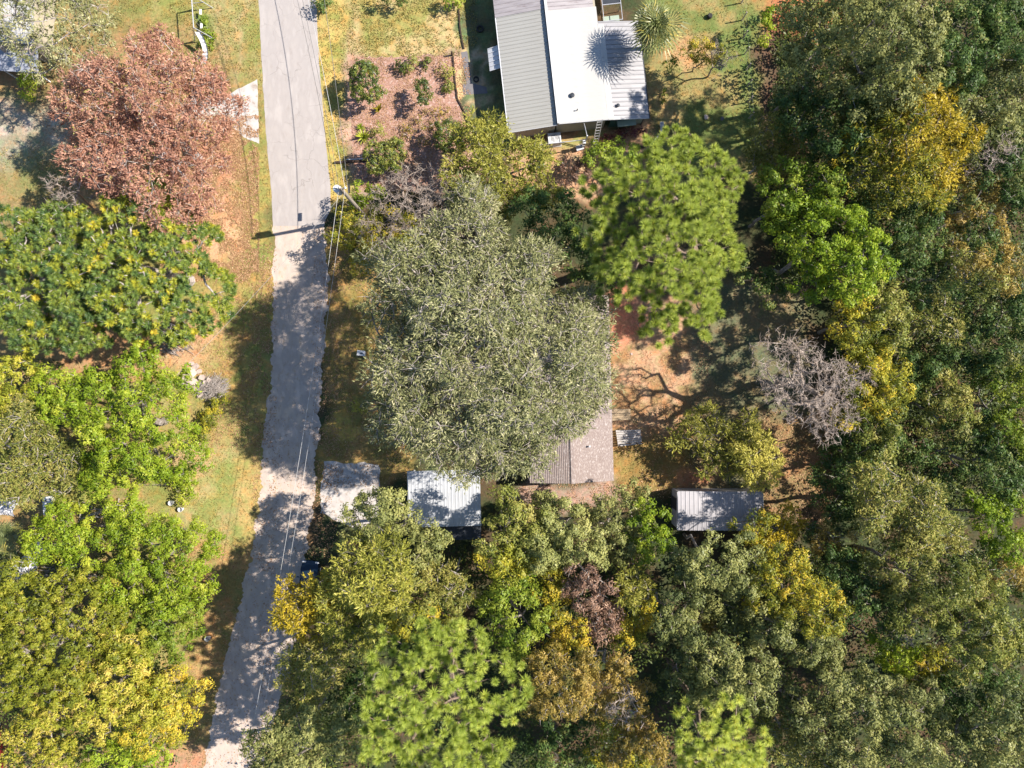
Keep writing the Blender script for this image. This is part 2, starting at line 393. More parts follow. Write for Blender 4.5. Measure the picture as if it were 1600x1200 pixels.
def clump_leaves(C, rc, n, ln, wd, style, tint, tv, flat=0.75):
    """C (m,3) clump centres, n leaves each"""
    m = len(C)
    N_ = m * n
    c = np.repeat(C, n, axis=0)
    r = np.repeat(rc, n)
    base_t = np.repeat(tint, n)
    if style == 'leaf':
        d = rdir(N_, -0.55)
        # a few lumps on every clump so that its edge is ragged
        k = 7
        sub = rdir(m * k, -0.15).reshape(m, k, 3) * 0.62
        pick = rng.integers(0, k, N_)
        off = sub[np.repeat(np.arange(m), n), pick]
        p = off + d * (rng.random(N_) ** 0.3)[:, None] * 0.45
        out_ = unit(p)
        p[:, 2] *= flat
        p = c + p * r[:, None]
        nr = unit(d * 0.65 + out_ * 0.55 + np.array([0, 0, 0.15]) + rng.normal(0, 0.27, (N_, 3)))
        ax = unit(np.cross(nr, rng.normal(0, 1, (N_, 3))))
        L_ = ln * rng.uniform(0.65, 1.35, N_); Wd = wd * rng.uniform(0.7, 1.3, N_)
        q = tris(p, ax, nr, L_, Wd)
    elif style == 'spray':
        # long leaves set along shoots that leave the clump centre
        k = max(4, n // 9)
        sh = unit(rdir(m * k, -0.45) * np.array([1, 1, 0.8])).reshape(m, k, 3)
        pick = rng.integers(0, k, N_)
        sd_ = sh[np.repeat(np.arange(m), n), pick]
        t = rng.random(N_) ** 0.6
        p = c + sd_ * (t * r)[:, None] + rng.normal(0, 0.11, (N_, 3)) * r[:, None]
        p[:, 2] -= (t * t) * 0.3 * r
        ax = unit(sd_ * 0.9 + rng.normal(0, 0.45, (N_, 3)))
        nr = unit(np.cross(np.cross(ax, np.array([0, 0, 1.0]) + rng.normal(0, 0.5, (N_, 3))), ax))
        L_ = ln * rng.uniform(0.6, 1.4, N_); Wd = wd * rng.uniform(0.7, 1.3, N_)
        q = tris(p, ax, nr, L_, Wd * 1.25)
    elif style == 'tuft':
        d = rdir(N_, -0.25)
        p = c + d * (0.05 * r)[:, None] + rng.normal(0, 0.035, (N_, 3)) * r[:, None]
        L_ = r * rng.uniform(0.6, 1.1, N_)
        ax = unit(d + rng.normal(0, 0.08, (N_, 3)) + np.array([0, 0, 0.1]))
        nr = unit(np.cross(np.cross(ax, np.array([0, 0, 1.0]) + rng.normal(0, 0.4, (N_, 3))), ax))
        q = tris(p, ax, nr, L_, np.full(N_, wd) * 1.1)
        base_t = base_t + 0.22 * (ax[:, 2] - 0.45)
    elif style == 'rosette':
        t = rng.uniform(0, 2 * np.pi, N_)
        el = rng.uniform(-0.35, 0.75, N_)
        ax = np.stack([np.cos(t) * np.cos(el), np.sin(t) * np.cos(el), np.sin(el)], 1)
        p = c + ax * (0.05 * r)[:, None] + rng.normal(0, 0.07, (N_, 3)) * r[:, None]
        L_ = r * rng.uniform(0.55, 1.05, N_)
        nr = unit(np.cross(np.cross(ax, np.array([0, 0, 1.0]) + rng.normal(0, 0.25, (N_, 3))), ax))
        q = blades(p, ax, nr, L_, np.full(N_, wd) * rng.uniform(0.7, 1.3, N_), 0.10)
    tt = base_t + rng.normal(0, tv, N_)
    return q, tt

# ------------------------------------------------------------------ branches
def tubes(P0, P1, R0, R1, sides):
    d = unit(P1 - P0)
    ref = np.where(np.abs(d[:, 2:3]) < 0.9, np.array([[0, 0, 1.0]]), np.array([[1.0, 0, 0]]))
    a = unit(np.cross(d, ref)); b = np.cross(d, a)
    ang = 2 * np.pi * np.arange(sides) / sides
    ca = np.cos(ang)[None, :, None]; sa = np.sin(ang)[None, :, None]
    ring = a[:, None, :] * ca + b[:, None, :] * sa
    A = P0[:, None, :] + ring * R0[:, None, None]
    B = P1[:, None, :] + ring * R1[:, None, None]
    A2 = np.roll(A, -1, axis=1); B2 = np.roll(B, -1, axis=1)
    return np.stack([A, A2, B2, B], axis=2).reshape(-1, 4, 3)

def skeleton(pts, top, base, r0, lean=0.25, maxr=0.4, sep=0.3):
    """grow a branching tree from base through trunk top to all pts"""
    nod = [np.array(base, float)]; par = [-1]; pl = [0.0]
    steps = 4
    top = np.array(top, float)
    for i in range(1, steps + 1):
        t = i / steps
        p = nod[0] * (1 - t) + top * t + np.array([*(rng.normal(0, lean * 0.35, 2) * math.sin(math.pi * t)), 0])
        nod.append(p); par.append(len(nod) - 2); pl.append(0.0)
    first = 2
    order = np.argsort(np.linalg.norm(pts - top, axis=1))
    P = np.zeros((len(pts) * 2 + 8, 3)); P[:len(nod)] = nod
    PL = np.zeros(len(P)); n = len(nod)
    par = par + [0] * (len(P) - n)
    for i in order:
        p = pts[i]
        dd = np.linalg.norm(P[first:n] - p, axis=1)
        up = np.maximum(0, P[first:n, 2] - p[2]) * 0.6
        c = dd + sep * PL[first:n] + up
        j = int(np.argmin(c)) + first
        L = dd[j - first]
        mid = (P[j] + p) / 2 + rng.normal(0, 0.09, 3) * L
        mid[2] += 0.06 * L
        P[n] = mid; par[n] = j; PL[n] = PL[j] + L / 2
        P[n + 1] = p; par[n + 1] = n; PL[n + 1] = PL[j] + L
        n += 2
    P = P[:n]; par = np.array(par[:n])
    cnt = np.ones(n) * 0.5
    for i in range(n - 1, 0, -1): cnt[par[i]] += cnt[i]
    rad = np.minimum(r0 * cnt ** 0.5, maxr)
    rad[0] *= 1.35
    return P, par, rad

def branch_faces(P, par, rad, minr=0.0):
    idx = np.arange(1, len(P))
    idx = idx[rad[idx] >= minr]
    big = rad[idx] > 0.07
    out = []
    for sel, s in ((idx[big], 7), (idx[~big], 3)):
        if len(sel):
            pj = par[sel]
            r0_ = np.minimum(rad[pj], rad[sel] * 1.35)
            out.append(tubes(P[pj], P[sel] + (P[sel] - P[pj]) * 0.04, r0_, rad[sel], s))
    return np.concatenate(out)

# ------------------------------------------------------------------ crowns
LEAF_TOTAL = 0
DENS = 1.0
KINDS = {
    # style, material, spacing, clump r, leaf len, leaf width, cover, tint mean, tint clump sd, tint leaf sd, bark, twigs
    'oak':    dict(style='spray', mat='oak', sp=0.95, rc=1.0, ln=0.26, wd=0.07, cov=1.65, tm=0.45, tc=0.13, tv=0.20, bark='pale_bark', tw=8),
    'sparse': dict(style='spray', mat='oak', sp=1.15, rc=0.9, ln=0.26, wd=0.08, cov=0.75, tm=0.5, tc=0.12, tv=0.2, bark='pale_bark', tw=7),
    'sage':   dict(style='leaf', mat='sage', sp=1.2, rc=0.88, ln=0.19, wd=0.13, cov=1.9, tm=0.5, tc=0.14, tv=0.14, bark='bark', tw=1),
    'olive':  dict(style='leaf', mat='olive', sp=1.15, rc=0.85, ln=0.19, wd=0.13, cov=1.9, tm=0.5, tc=0.16, tv=0.15, bark='bark', tw=2),
    'dark':   dict(style='leaf', mat='dark', sp=1.25, rc=0.92, ln=0.2, wd=0.135, cov=1.9, tm=0.5, tc=0.17, tv=0.15, bark='bark', tw=1),
    'green':  dict(style='leaf', mat='green', sp=1.1, rc=0.82, ln=0.2, wd=0.14, cov=1.9, tm=0.5, tc=0.16, tv=0.15, bark='bark', tw=1),
    'bright': dict(style='leaf', mat='bright', sp=1.0, rc=0.75, ln=0.2, wd=0.13, cov=2.0, tm=0.5, tc=0.14, tv=0.14, bark='bark', tw=1),
    'lime':   dict(style='leaf', mat='lime', sp=0.85, rc=0.62, ln=0.2, wd=0.13, cov=2.0, tm=0.45, tc=0.15, tv=0.15, bark='bark', tw=1),
    'feather': dict(style='spray', mat='lightolive', sp=0.9, rc=0.75, ln=0.28, wd=0.085, cov=2.1, tm=0.5, tc=0.14, tv=0.2, bark='bark', tw=2),
    'twiggy': dict(style='spray', mat='olive', sp=1.0, rc=0.85, ln=0.22, wd=0.085, cov=1.2, tm=0.65, tc=0.15, tv=0.25, bark='pale_bark', tw=5),
    'yellow': dict(style='spray', mat='yellow', sp=0.85, rc=0.75, ln=0.23, wd=0.09, cov=1.9, tm=0.5, tc=0.16, tv=0.2, bark='bark', tw=2),
    'gold':   dict(style='leaf', mat='gold', sp=0.9, rc=0.72, ln=0.2, wd=0.1, cov=1.8, tm=0.5, tc=0.16, tv=0.2, bark='pale_bark', tw=3),
    'goldgreen': dict(style='leaf', mat='goldgreen', sp=0.9, rc=0.75, ln=0.2, wd=0.1, cov=1.9, tm=0.5, tc=0.2, tv=0.18, bark='bark', tw=2),
    'rust':   dict(style='spray', mat='rust', sp=0.85, rc=0.7, ln=0.22, wd=0.085, cov=1.5, tm=0.5, tc=0.14, tv=0.22, bark='pale_bark', tw=4),
    'brown':  dict(style='leaf', mat='brown', sp=0.9, rc=0.75, ln=0.22, wd=0.11, cov=1.5, tm=0.45, tc=0.12, tv=0.2, bark='pale_bark', tw=4),
    'purple': dict(style='leaf', mat='purple', sp=0.5, rc=0.4, ln=0.2, wd=0.11, cov=2.0, tm=0.5, tc=0.2, tv=0.2, bark='bark', tw=1),
    'pine':   dict(style='tuft', mat='pine', sp=0.86, rc=0.47, ln=0.5, wd=0.045, cov=2.8, tm=0.55, tc=0.08, tv=0.14, bark='pine_bark', tw=0),
    'rosette': dict(style='rosette', mat='rosette', sp=0.6, rc=0.43, ln=0.5, wd=0.058, cov=2.3, tm=0.45, tc=0.17, tv=0.09, bark='pale_bark', tw=1),
    'glossy': dict(style='leaf', mat='glossy', sp=0.5, rc=0.42, ln=0.2, wd=0.1, cov=2.6, tm=0.5, tc=0.15, tv=0.2, bark='bark', tw=1),
    'bare':   dict(style='spray', mat='oak', sp=0.8, rc=0.5, ln=0.2, wd=0.05, cov=0.0, tm=0.5, tc=0.1, tv=0.2, bark='pale_bark', tw=3),
}
KINDS['bare']['bark'] = 'mauve_bark'

def sample_lobes(lobes, sp, zmin, kind=''):
    """clump centres over the upper skin of a union of ragged domes"""
    out = []
    n_in = 0
    for li, (cx, cy, cz, r, h) in enumerate(lobes):
        ph = rng.uniform(0, 6.28, 4); am = rng.uniform(0.05, 0.13, 4)
        n = int(14 * (r * r * 1.7) / (sp * sp)) + 10
        d = rdir(n, -0.3)
        th = np.arctan2(d[:, 1], d[:, 0])
        mod = 1 + sum(am[i] * np.sin((i + 2) * th + ph[i] + 2.3 * d[:, 2]) for i in range(4))
        nz = fbm((cx + d[:, 0] * r) / 1.9 + 60, (cy + d[:, 1] * r) / 1.9 + 60, 2)
        f = mod * ((0.70 + 0.52 * sm(nz, 0.25, 0.7)) if kind not in ('oak', 'pine') else (0.80 + 0.36 * sm(nz, 0.25, 0.7))) * rng.uniform(0.90, 1.0, n)
        inner = rng.random(n) < (0.14 if kind != 'pine' else 0.35)
        f[inner] *= rng.uniform(0.6, 0.9, int(inner.sum()))
        p = np.stack([cx + d[:, 0] * r * f, cy + d[:, 1] * r * f, cz + d[:, 2] * h * f], 1)
        for lj, (ax, ay, az, ar, ah) in enumerate(lobes):
            if lj != li:
                q = ((p[:, 0] - ax) / ar) ** 2 + ((p[:, 1] - ay) / ar) ** 2 + ((p[:, 2] - az) / ah) ** 2
                p = p[q > 0.55]
        p = p[p[:, 2] > zmin]
        out.append(p)
    p = np.concatenate(out)
    rng.shuffle(p)
    keep = np.zeros((len(p), 3)); k = 0
    s2 = (sp * 0.82) ** 2
    for q in p:
        if k == 0 or np.min(((keep[:k] - q) ** 2).sum(1)) > s2 * (0.5 + rng.random()):
            keep[k] = q; k += 1
    return keep[:k]

def tree(kind, lobes_px, label, base=None, name='tree', cat='tree', group=None, flat=0.62, tm=None, cov=1.0, trunk_h=0.45, gap=0.0, mix=None, sp=1.0):
    """lobes_px: (px, py, radius px, top z) as seen in the photograph"""
    global LEAF_TOTAL
    if kind == 'glossy': lobes_px = [(a, b, c * 1.4 + 1, d * 1.25) for a, b, c, d in lobes_px]
    K = KINDS[kind]
    mx = sum(l[0] for l in lobes_px) / len(lobes_px); my = sum(l[1] for l in lobes_px) / len(lobes_px)
    woods = max(l[3] for l in lobes_px) > 4.5 and (mx > 1180 or (my > 780 and mx > 430))
    if woods:
        f_ = 1.22 + 0.16 * math.sin(mx * 0.05 + my * 0.031)
        lobes_px = [(a, b, c, min(d * f_, 19.5) * (1 + 0.05 * math.sin(i * 2.1))) for i, (a, b, c, d) in enumerate(lobes_px)]
        flat = max(flat, 0.85) if kind != 'pine' else flat
    lobes = []
    for (px, py, rp, zt) in lobes_px:
        r = rp * MPP * (CAM_H - zt * 0.8) / CAM_H
        r = max(r - (0.4 if kind == 'oak' else 0.15 if kind == 'pine' else 0.25 if woods else 0.05 if (mx < 330 and kind in ('bright', 'lime', 'green', 'rosette')) else 0.45) * K['rc'], 0.55 * r)
        h = min(r * flat, zt * 0.62)
        c = W(px, py, zt - h * 0.7)
        lobes.append((c.x, c.y, zt - h, r, h))
    H = max(l[2] + l[4] for l in lobes)
    wsum = sum(l[3] ** 2 for l in lobes)
    bx = sum(l[0] * l[3] ** 2 for l in lobes) / wsum; by = sum(l[1] * l[3] ** 2 for l in lobes) / wsum
    if base is not None:
        b = W(*base, 0.0); bx, by = b.x, b.y
    C = sample_lobes(lobes, K['sp'] * sp, min(0.25 * H, 1.0) if H > 3 else 0.1, kind)
    gap = max(gap, 0.06) if H > 3.9 and kind not in ('pine', 'oak') else gap
    if gap > 0 and len(C) > 12:
        g = fbm(C[:, 0] * 0.62 + 40, C[:, 1] * 0.62 + 9, 2) + rng.normal(0, 0.03, len(C))
        C = C[g > np.quantile(g, gap)]
    C = C - np.array([bx, by, 0])
    root = empty(name, (bx, by, 0), 0, label, cat, group)
    # trunk and limbs
    zlow = min(l[2] for l in lobes)
    top = (rng.normal(0, 0.2), rng.normal(0, 0.2), max(0.3 * H, min(trunk_h * H, zlow + 0.3)))
    pts = C
    if kind == 'bare':
        ex = np.repeat(C, 3, axis=0) + rng.normal(0, 0.38, (len(C) * 3, 3))
        pts = np.concatenate([C, ex])
    r0 = 0.02 if kind != 'bare' else 0.012
    if H < 3: r0 = 0.012
    P, par, rad = skeleton(pts, top, (0, 0, -0.1), r0, lean=0.05 * H, maxr=0.045 * H + 0.02, sep=0.3 if kind != 'bare' else 0.12)
    F = [branch_faces(P, par, rad)]
    # twigs
    tw = K['tw']
    if tw:
        src = np.repeat(pts if kind != 'bare' else P[6:], tw, axis=0)
        d = rdir(len(src), -0.1)
        ln = K['rc'] * rng.uniform(0.4, 1.15, len(src))
        if H < 3: ln *= 0.5
        m = src + d * (ln * 0.5)[:, None]
        d2 = unit(d + rng.normal(0, 0.4, d.shape))
        e = m + d2 * (ln * 0.6)[:, None]
        tr = 0.014
        nn_ = unit(np.cross(np.cross(d, np.array([0, 0, 1.0]) + rng.normal(0, 0.2, d.shape)), d))
        s1 = unit(np.cross(d, nn_)) * tr * (1.0 if kind == 'bare' else 1.5)
        F.append(np.stack([src - s1, m - s1 * 0.8, m + s1 * 0.8, src + s1], 1))
        F.append(np.stack([m - s1 * 0.8, e - s1 * 0.25, e + s1 * 0.25, m + s1 * 0.8], 1))
    F = np.concatenate(F)
    link('trunk', np_mesh('trunk', F, 4, M[K['bark']]), root)
    # leaves
    if K['cov'] * cov > 0.01:
        rc = K['rc'] * rng.uniform(0.75, 1.25, len(C))
        la = K['ln'] * K['wd'] * 0.5 * (1.25 if K['style'] == 'spray' else 1)
        if K['style'] in ('tuft', 'rosette'): la = K['rc'] * 0.85 * K['wd'] * 0.55
        n = int(K['cov'] * cov * DENS * (K['sp'] * sp) ** 2 * 1.15 / la)
        n = max(n, 6)
        tm_ = K['tm'] if tm is None else tm
        tint = tm_ + rng.normal(0, K['tc'], len(C))
        q, tt = clump_leaves(C, rc, n, K['ln'], K['wd'], K['style'], tint, K['tv'])
        LEAF_TOTAL += len(q)
        if mix:
            # part of the crown carries another leaf colour, clump by clump
            k2, frac = mix
            g = fbm(C[:, 0] * 0.35 + 3, C[:, 1] * 0.35 + 77, 2)
            sel = np.repeat(g < np.quantile(g, frac), n)
            mi = sel.astype(int)
            me = np_mesh('crown', q, q.shape[1], [LM[K['mat']], LM[KINDS[k2]['mat']]], tt, mi)
        else:
            me = np_mesh('crown', q, q.shape[1], LM[K['mat']], tt)
        link('crown', me, root)
    return root

# ================================================================== GROUND
def axis(lo, hi, step, far):
    a = np.arange(lo, hi + step * 0.5, step)
    ext = []; x = step
    v = 0.0
    while v < far:
        x *= 1.7; v += x; ext.append(v)
    ext = np.array(ext)
    return np.concatenate([(lo - ext)[::-1], a, hi + ext])
xs = axis(-54, 54, 0.42, 900); ys = axis(-42, 42, 0.42, 900)
X, Y = np.meshgrid(xs, ys)
PX = X / MPP + 800; PY = 600 - Y / MPP
WX = PX + 26 * (fbm(PX / 42, PY / 42, 3) - 0.5) * 2; WY = PY + 26 * (fbm(PX / 42 + 50, PY / 42 + 9, 3) - 0.5) * 2
def rect(x0, y0, x1, y1, s=12):
    return sm(WX, x0 - s, x0 + s) * (1 - sm(WX, x1 - s, x1 + s)) * sm(WY, y0 - s, y0 + s) * (1 - sm(WY, y1 - s, y1 + s))
def ell(cx, cy, rx, ry, s=0.35):
    q = np.sqrt(((WX - cx) / rx) ** 2 + ((WY - cy) / ry) ** 2)
    return 1 - sm(q, 1 - s, 1 + s)
colr = np.zeros((*X.shape, 3))
def base(c): colr[:] = c
def lay(mask, c, c2=None, sc_=30.0, amt=1.0, seed=0):
    if c2 is not None:
        n = sm(fbm(PX / sc_ + seed * 7, PY / sc_ + seed * 3, 4), 0.38, 0.62)[..., None]
        c = np.array(c) * (1 - n) + np.array(c2) * n
    mk = (mask * amt)[..., None]
    colr[:] = colr * (1 - mk) + np.array(c) * mk
GRASS = (0.20, 0.20, 0.06); TAN = (0.34, 0.235, 0.115); OLIVE = (0.12, 0.13, 0.045)
base((0.07, 0.055, 0.035))
lay(np.ones_like(PX), (0.085, 0.06, 0.035), (0.045, 0.055, 0.025), 40, seed=1)
# left lawn
lay(1 - sm(WX, 405, 470), GRASS, (0.27, 0.215, 0.085), 55, seed=2)
lay(1 - sm(WX, 150, 260), (0.17, 0.14, 0.055), (0.27, 0.18, 0.09), 40, 0.8, seed=3)
lay(rect(235, -60, 410, 110, 10), (0.205, 0.20, 0.06), (0.28, 0.235, 0.10), 45, seed=4)
lay(rect(335, -60, 352, 180, 7), (0.36, 0.27, 0.15), amt=0.6)
lay(rect(372, -60, 383, 160, 6), (0.36, 0.27, 0.15), amt=0.6)
lay(ell(325, 50, 22, 28, 0.5), (0.09, 0.17, 0.03), amt=0.8)
lay(ell(325, 300, 75, 120, 0.35), (0.58, 0.32, 0.21), (0.48, 0.27, 0.15), 14, 0.95, seed=5)
lay(ell(240, 200, 160, 160, 0.3), (0.36, 0.19, 0.11), (0.2, 0.13, 0.06), 14, 0.75, seed=5)
lay(rect(376, 210, 424, 470, 9), (0.30, 0.245, 0.08), (0.20, 0.20, 0.06), 25, 0.9, seed=6)
lay(rect(330, 420, 424, 640, 14), (0.33, 0.22, 0.085), (0.22, 0.21, 0.065), 22, 0.9, seed=7)
lay(ell(165, 545, 90, 45, 0.4), (0.40, 0.225, 0.12), amt=0.85)
lay(ell(300, 540, 45, 40, 0.4), (0.46, 0.27, 0.16), amt=0.85)
lay(rect(280, 690, 405, 850, 16), (0.215, 0.22, 0.07), (0.32, 0.26, 0.12), 35, 0.95, seed=8)
lay(rect(380, 640, 415, 870, 6), (0.38, 0.26, 0.10), amt=0.6)
lay(ell(295, 720, 35, 25, 0.5), (0.40, 0.25, 0.14), amt=0.7)
lay(ell(130, 775, 40, 20, 0.4), (0.24, 0.25, 0.06), amt=0.8)
lay(rect(290, 850, 420, 1200, 20), (0.36, 0.22, 0.10), (0.24, 0.18, 0.07), 22, 0.9, seed=9)
lay(ell(270, 1190, 60, 30, 0.4), (0.38, 0.2, 0.13), amt=0.9)
lay(ell(30, 210, 75, 55, 0.4), (0.30, 0.26, 0.2), (0.4, 0.34, 0.3), 12, 0.8, seed=10)
lay(ell(60, 265, 60, 50, 0.4), (0.16, 0.165, 0.06), amt=0.7)
lay(ell(35, 120, 50, 20, 0.4), (0.36, 0.2, 0.1), amt=0.8)
# right of the road
lay(rect(480, -60, 545, 320, 6), (0.25, 0.23, 0.065), (0.38, 0.285, 0.10), 26, seed=11)
lay(rect(500, 60, 518, 320, 5), (0.44, 0.31, 0.10), amt=0.75)
lay(rect(545, -60, 722, 95, 8), (0.26, 0.225, 0.075), (0.40, 0.30, 0.15), 32, seed=12)
lay(rect(505, 350, 640, 760, 10), (0.33, 0.21, 0.08), (0.2, 0.155, 0.05), 22, seed=13)
lay(ell(530, 665, 26, 16, 0.4), (0.5, 0.34, 0.09), amt=0.8)
lay(rect(545, 85, 738, 300, 6), (0.42, 0.27, 0.2), (0.28, 0.19, 0.13), 12, seed=14)
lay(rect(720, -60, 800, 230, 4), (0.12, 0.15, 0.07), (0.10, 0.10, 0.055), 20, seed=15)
lay(rect(735, 68, 775, 135, 4) * (1 - rect(746, 80, 768, 118, 3)), (0.36, 0.29, 0.2), amt=0.9)
lay(rect(728, 145, 770, 155, 3), (0.36, 0.28, 0.17), amt=0.85)
lay(rect(711, 78, 724, 235, 2.5), (0.55, 0.38, 0.2), amt=0.9)
lay(rect(800, 200, 1060, 305, 9), (0.44, 0.275, 0.17), (0.33, 0.20, 0.11), 18, seed=16)
lay(rect(870, 210, 940, 232, 5), (0.24, 0.24, 0.08), amt=0.8)
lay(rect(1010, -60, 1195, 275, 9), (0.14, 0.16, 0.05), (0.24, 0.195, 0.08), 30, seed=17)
lay(ell(1030, 160, 28, 50, 0.5), (0.33, 0.23, 0.11), amt=0.7)
lay(ell(1078, 85, 40, 22, 0.4), (0.42, 0.24, 0.13), amt=0.7)
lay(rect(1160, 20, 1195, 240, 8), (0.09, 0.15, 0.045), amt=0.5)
lay(rect(1190, -60, 1330, 60, 14), (0.45, 0.17, 0.08), amt=0.8)
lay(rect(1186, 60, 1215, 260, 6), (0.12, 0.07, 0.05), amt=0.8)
# yard behind the shingled house
lay(rect(945, 470, 1100, 720, 10), (0.40, 0.25, 0.155), (0.29, 0.175, 0.085), 16, seed=18)
lay(ell(968, 500, 30, 38, 0.3), (0.48, 0.19, 0.12), amt=0.85)
lay(rect(955, 690, 1080, 770, 12), (0.30, 0.19, 0.07), (0.2, 0.14, 0.05), 16, seed=19)
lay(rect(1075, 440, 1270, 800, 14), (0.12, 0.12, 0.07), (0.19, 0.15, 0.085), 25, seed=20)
lay(rect(1190, 640, 1300, 800, 12), (0.36, 0.20, 0.10), (0.2, 0.13, 0.06), 20, 0.8, seed=21)
lay(ell(1080, 752, 35, 14, 0.4), (0.46, 0.2, 0.11), amt=0.8)
lay(rect(820, 755, 960, 800, 6), (0.38, 0.26, 0.21), amt=0.8)
n_ = fbm(PX / 9, PY / 9, 3)[..., None]
colr *= 0.82 + 0.36 * n_
ny, nx = X.shape
V = np.stack([X, Y, np.zeros_like(X)], -1).reshape(-1, 3)
idx = np.arange(ny * nx).reshape(ny, nx)
Fq = np.stack([idx[:-1, :-1], idx[:-1, 1:], idx[1:, 1:], idx[1:, :-1]], -1).reshape(-1, 4)
me = bpy.data.meshes.new('ground')
me.vertices.add(len(V)); me.vertices.foreach_set('co', V.astype(np.float32).reshape(-1))
me.loops.add(len(Fq) * 4); me.loops.foreach_set('vertex_index', Fq.astype(np.int32).reshape(-1))
me.polygons.add(len(Fq)); me.polygons.foreach_set('loop_start', np.arange(0, len(Fq) * 4, 4, dtype=np.int32))
ca = me.attributes.new('cover', 'FLOAT_COLOR', 'POINT')
rgba = np.concatenate([colr.reshape(-1, 3), np.ones((len(V), 1))], 1)
ca.data.foreach_set('color', rgba.astype(np.float32).reshape(-1))
me.materials.append(M['ground']); me.update()
tag(link('ground', me), 'lawns, bare dirt and leaf strewn forest floor around the houses', None, None, 'structure')

# ------------------------------------------------------------------ roads
def interp(tab, y): return float(np.interp(y, [t[0] for t in tab], [t[1] for t in tab]))
def strip(name, left, right, y0, y1, z, m, label, jit=1.0, step=5.0):
    mb = MB(); n = int((y1 - y0) / step); rows = []
    for i in range(n + 1):
        y = y0 + (y1 - y0) * i / n
        rag = jit * 2.2
        xl = interp(left, y) + random.uniform(-jit, jit) * 0.6 + rag * (float(fbm(np.array([y / 17.0]), np.array([3.3]), 3)[0]) - 0.5) * 2
        xr = interp(right, y) + random.uniform(-jit, jit) * 0.6 + rag * (float(fbm(np.array([y / 15.0]), np.array([8.7]), 3)[0]) - 0.5) * 2
        a = W(xl, y); b = W(xr, y)
        rows.append([a.lerp(b, t) for t in (0, 0.25, 0.5, 0.75, 1)])
    Vv = [(p.x, p.y, z) for r_ in rows for p in r_]
    Ff = [(i * 5 + k, (i + 1) * 5 + k, (i + 1) * 5 + k + 1, i * 5 + k + 1) for i in range(n) for k in range(4)]
    mb.mesh(Vv, Ff)
    return tag(mb.build(name, m), label, None, None, 'structure')
RL = [(-600, 352), (0, 404), (100, 409), (200, 415), (300, 424), (380, 428), (450, 427), (560, 425), (600, 421), (680, 413), (760, 407), (800, 402), (850, 396), (900, 385), (1000, 362), (1100, 336), (1200, 318), (1700, 210)]
RR = [(-600, 470), (0, 494), (100, 499), (200, 507), (262, 513), (300, 517), (328, 517), (345, 508), (352, 507), (420, 514), (470, 512), (560, 506), (600, 503), (680, 497), (760, 492), (820, 485), (900, 474), (1000, 460), (1100, 436), (1200, 408), (1700, 300)]
strip('road', RL, RR, -600, 353, 0.010, M['asphalt'], 'pale worn asphalt lane running up to the top of the photo', 0.5)
strip('dirt_road', RL, RR, 350, 1700, 0.006, M['sandy_road'], 'sandy unpaved lane continuing below the asphalt under tree shade', 3.2, 3.0)

def pad(name, pts, z, m, label, h=0.0, jit=0.6, n=14):
    P = []
    for i in range(len(pts)):
        a = pts[i]; b = pts[(i + 1) % len(pts)]
        for k in range(n):
            t = k / n
            P.append(W(a[0] + (b[0] - a[0]) * t + random.uniform(-jit, jit), a[1] + (b[1] - a[1]) * t + random.uniform(-jit, jit)))
    mb = MB()
    pp = [(p.x, p.y) for p in P]
    a = sum(pp[i][0] * pp[(i + 1) % len(pp)][1] - pp[(i + 1) % len(pp)][0] * pp[i][1] for i in range(len(pp)))
    if a < 0: pp.reverse()
    mb.poly([(x, y, z) for x, y in pp])
    if h:
        for i in range(len(pp)):
            q = pp[(i + 1) % len(pp)]
            mb.poly([(pp[i][0], pp[i][1], z - h), (q[0], q[1], z - h), (q[0], q[1], z), (pp[i][0], pp[i][1], z)])
    return tag(mb.build(name, m), label, None, None, 'structure')
pad('driveway', [(300, 150), (352, 150), (402, 124), (405, 224), (382, 215), (360, 195), (300, 190)], 0.014, M['concrete'], 'pale concrete drive apron beside the lane under the rust coloured tree', jit=0.8)
pad('parking_pad', [(506, 722), (592, 724), (596, 800), (560, 830), (500, 800)], 0.012, M['concrete'], 'small pale concrete parking pad between the lane and the white carport', jit=2.4)
pad('mulch_bed', [(548, 92), (600, 88), (680, 84), (706, 92), (713, 150), (728, 205), (736, 290), (640, 300), (560, 290), (552, 240), (545, 170)], 0.008, M['mulch'], 'pinkish mulch garden bed between the lane and the metal roofed house', jit=3.2)
pad('footpath', [(720, 82), (730, 80), (737, 130), (760, 136), (762, 146), (724, 148), (722, 132), (729, 131)], 0.012, M['walk'], 'narrow grey walk in the shade west of the metal roofed house', jit=0.4)

# garden edging
def edging(pts, label, m):
    mb = MB()
    for i in range(len(pts) - 1):
        a = W(*pts[i]); b = W(*pts[i + 1])
        d = (b - a); n = max(1, int(d.length / 0.5))
        for k in range(n):
            p = a.lerp(b, (k + 0.5) / n)
            mb.box((p.x, p.y, 0.07), (d.length / n - 0.02, 0.12, 0.14 + random.uniform(-.02, .02)), math.atan2(d.y, d.x) + random.uniform(-.04, .04))
    return tag(mb.build('garden_edging', m), label, 'edging')
edging([(717, 14), (719, 45), (722, 62), (725, 77)], 'brown timber edging between the lawn and the shaded side yard', M['dark_wood'])
edging([(708, 88), (711, 125), (715, 155), (724, 172), (731, 190), (735, 225)], 'thin dark edging curving along the mulch bed', M['dark_wood'])

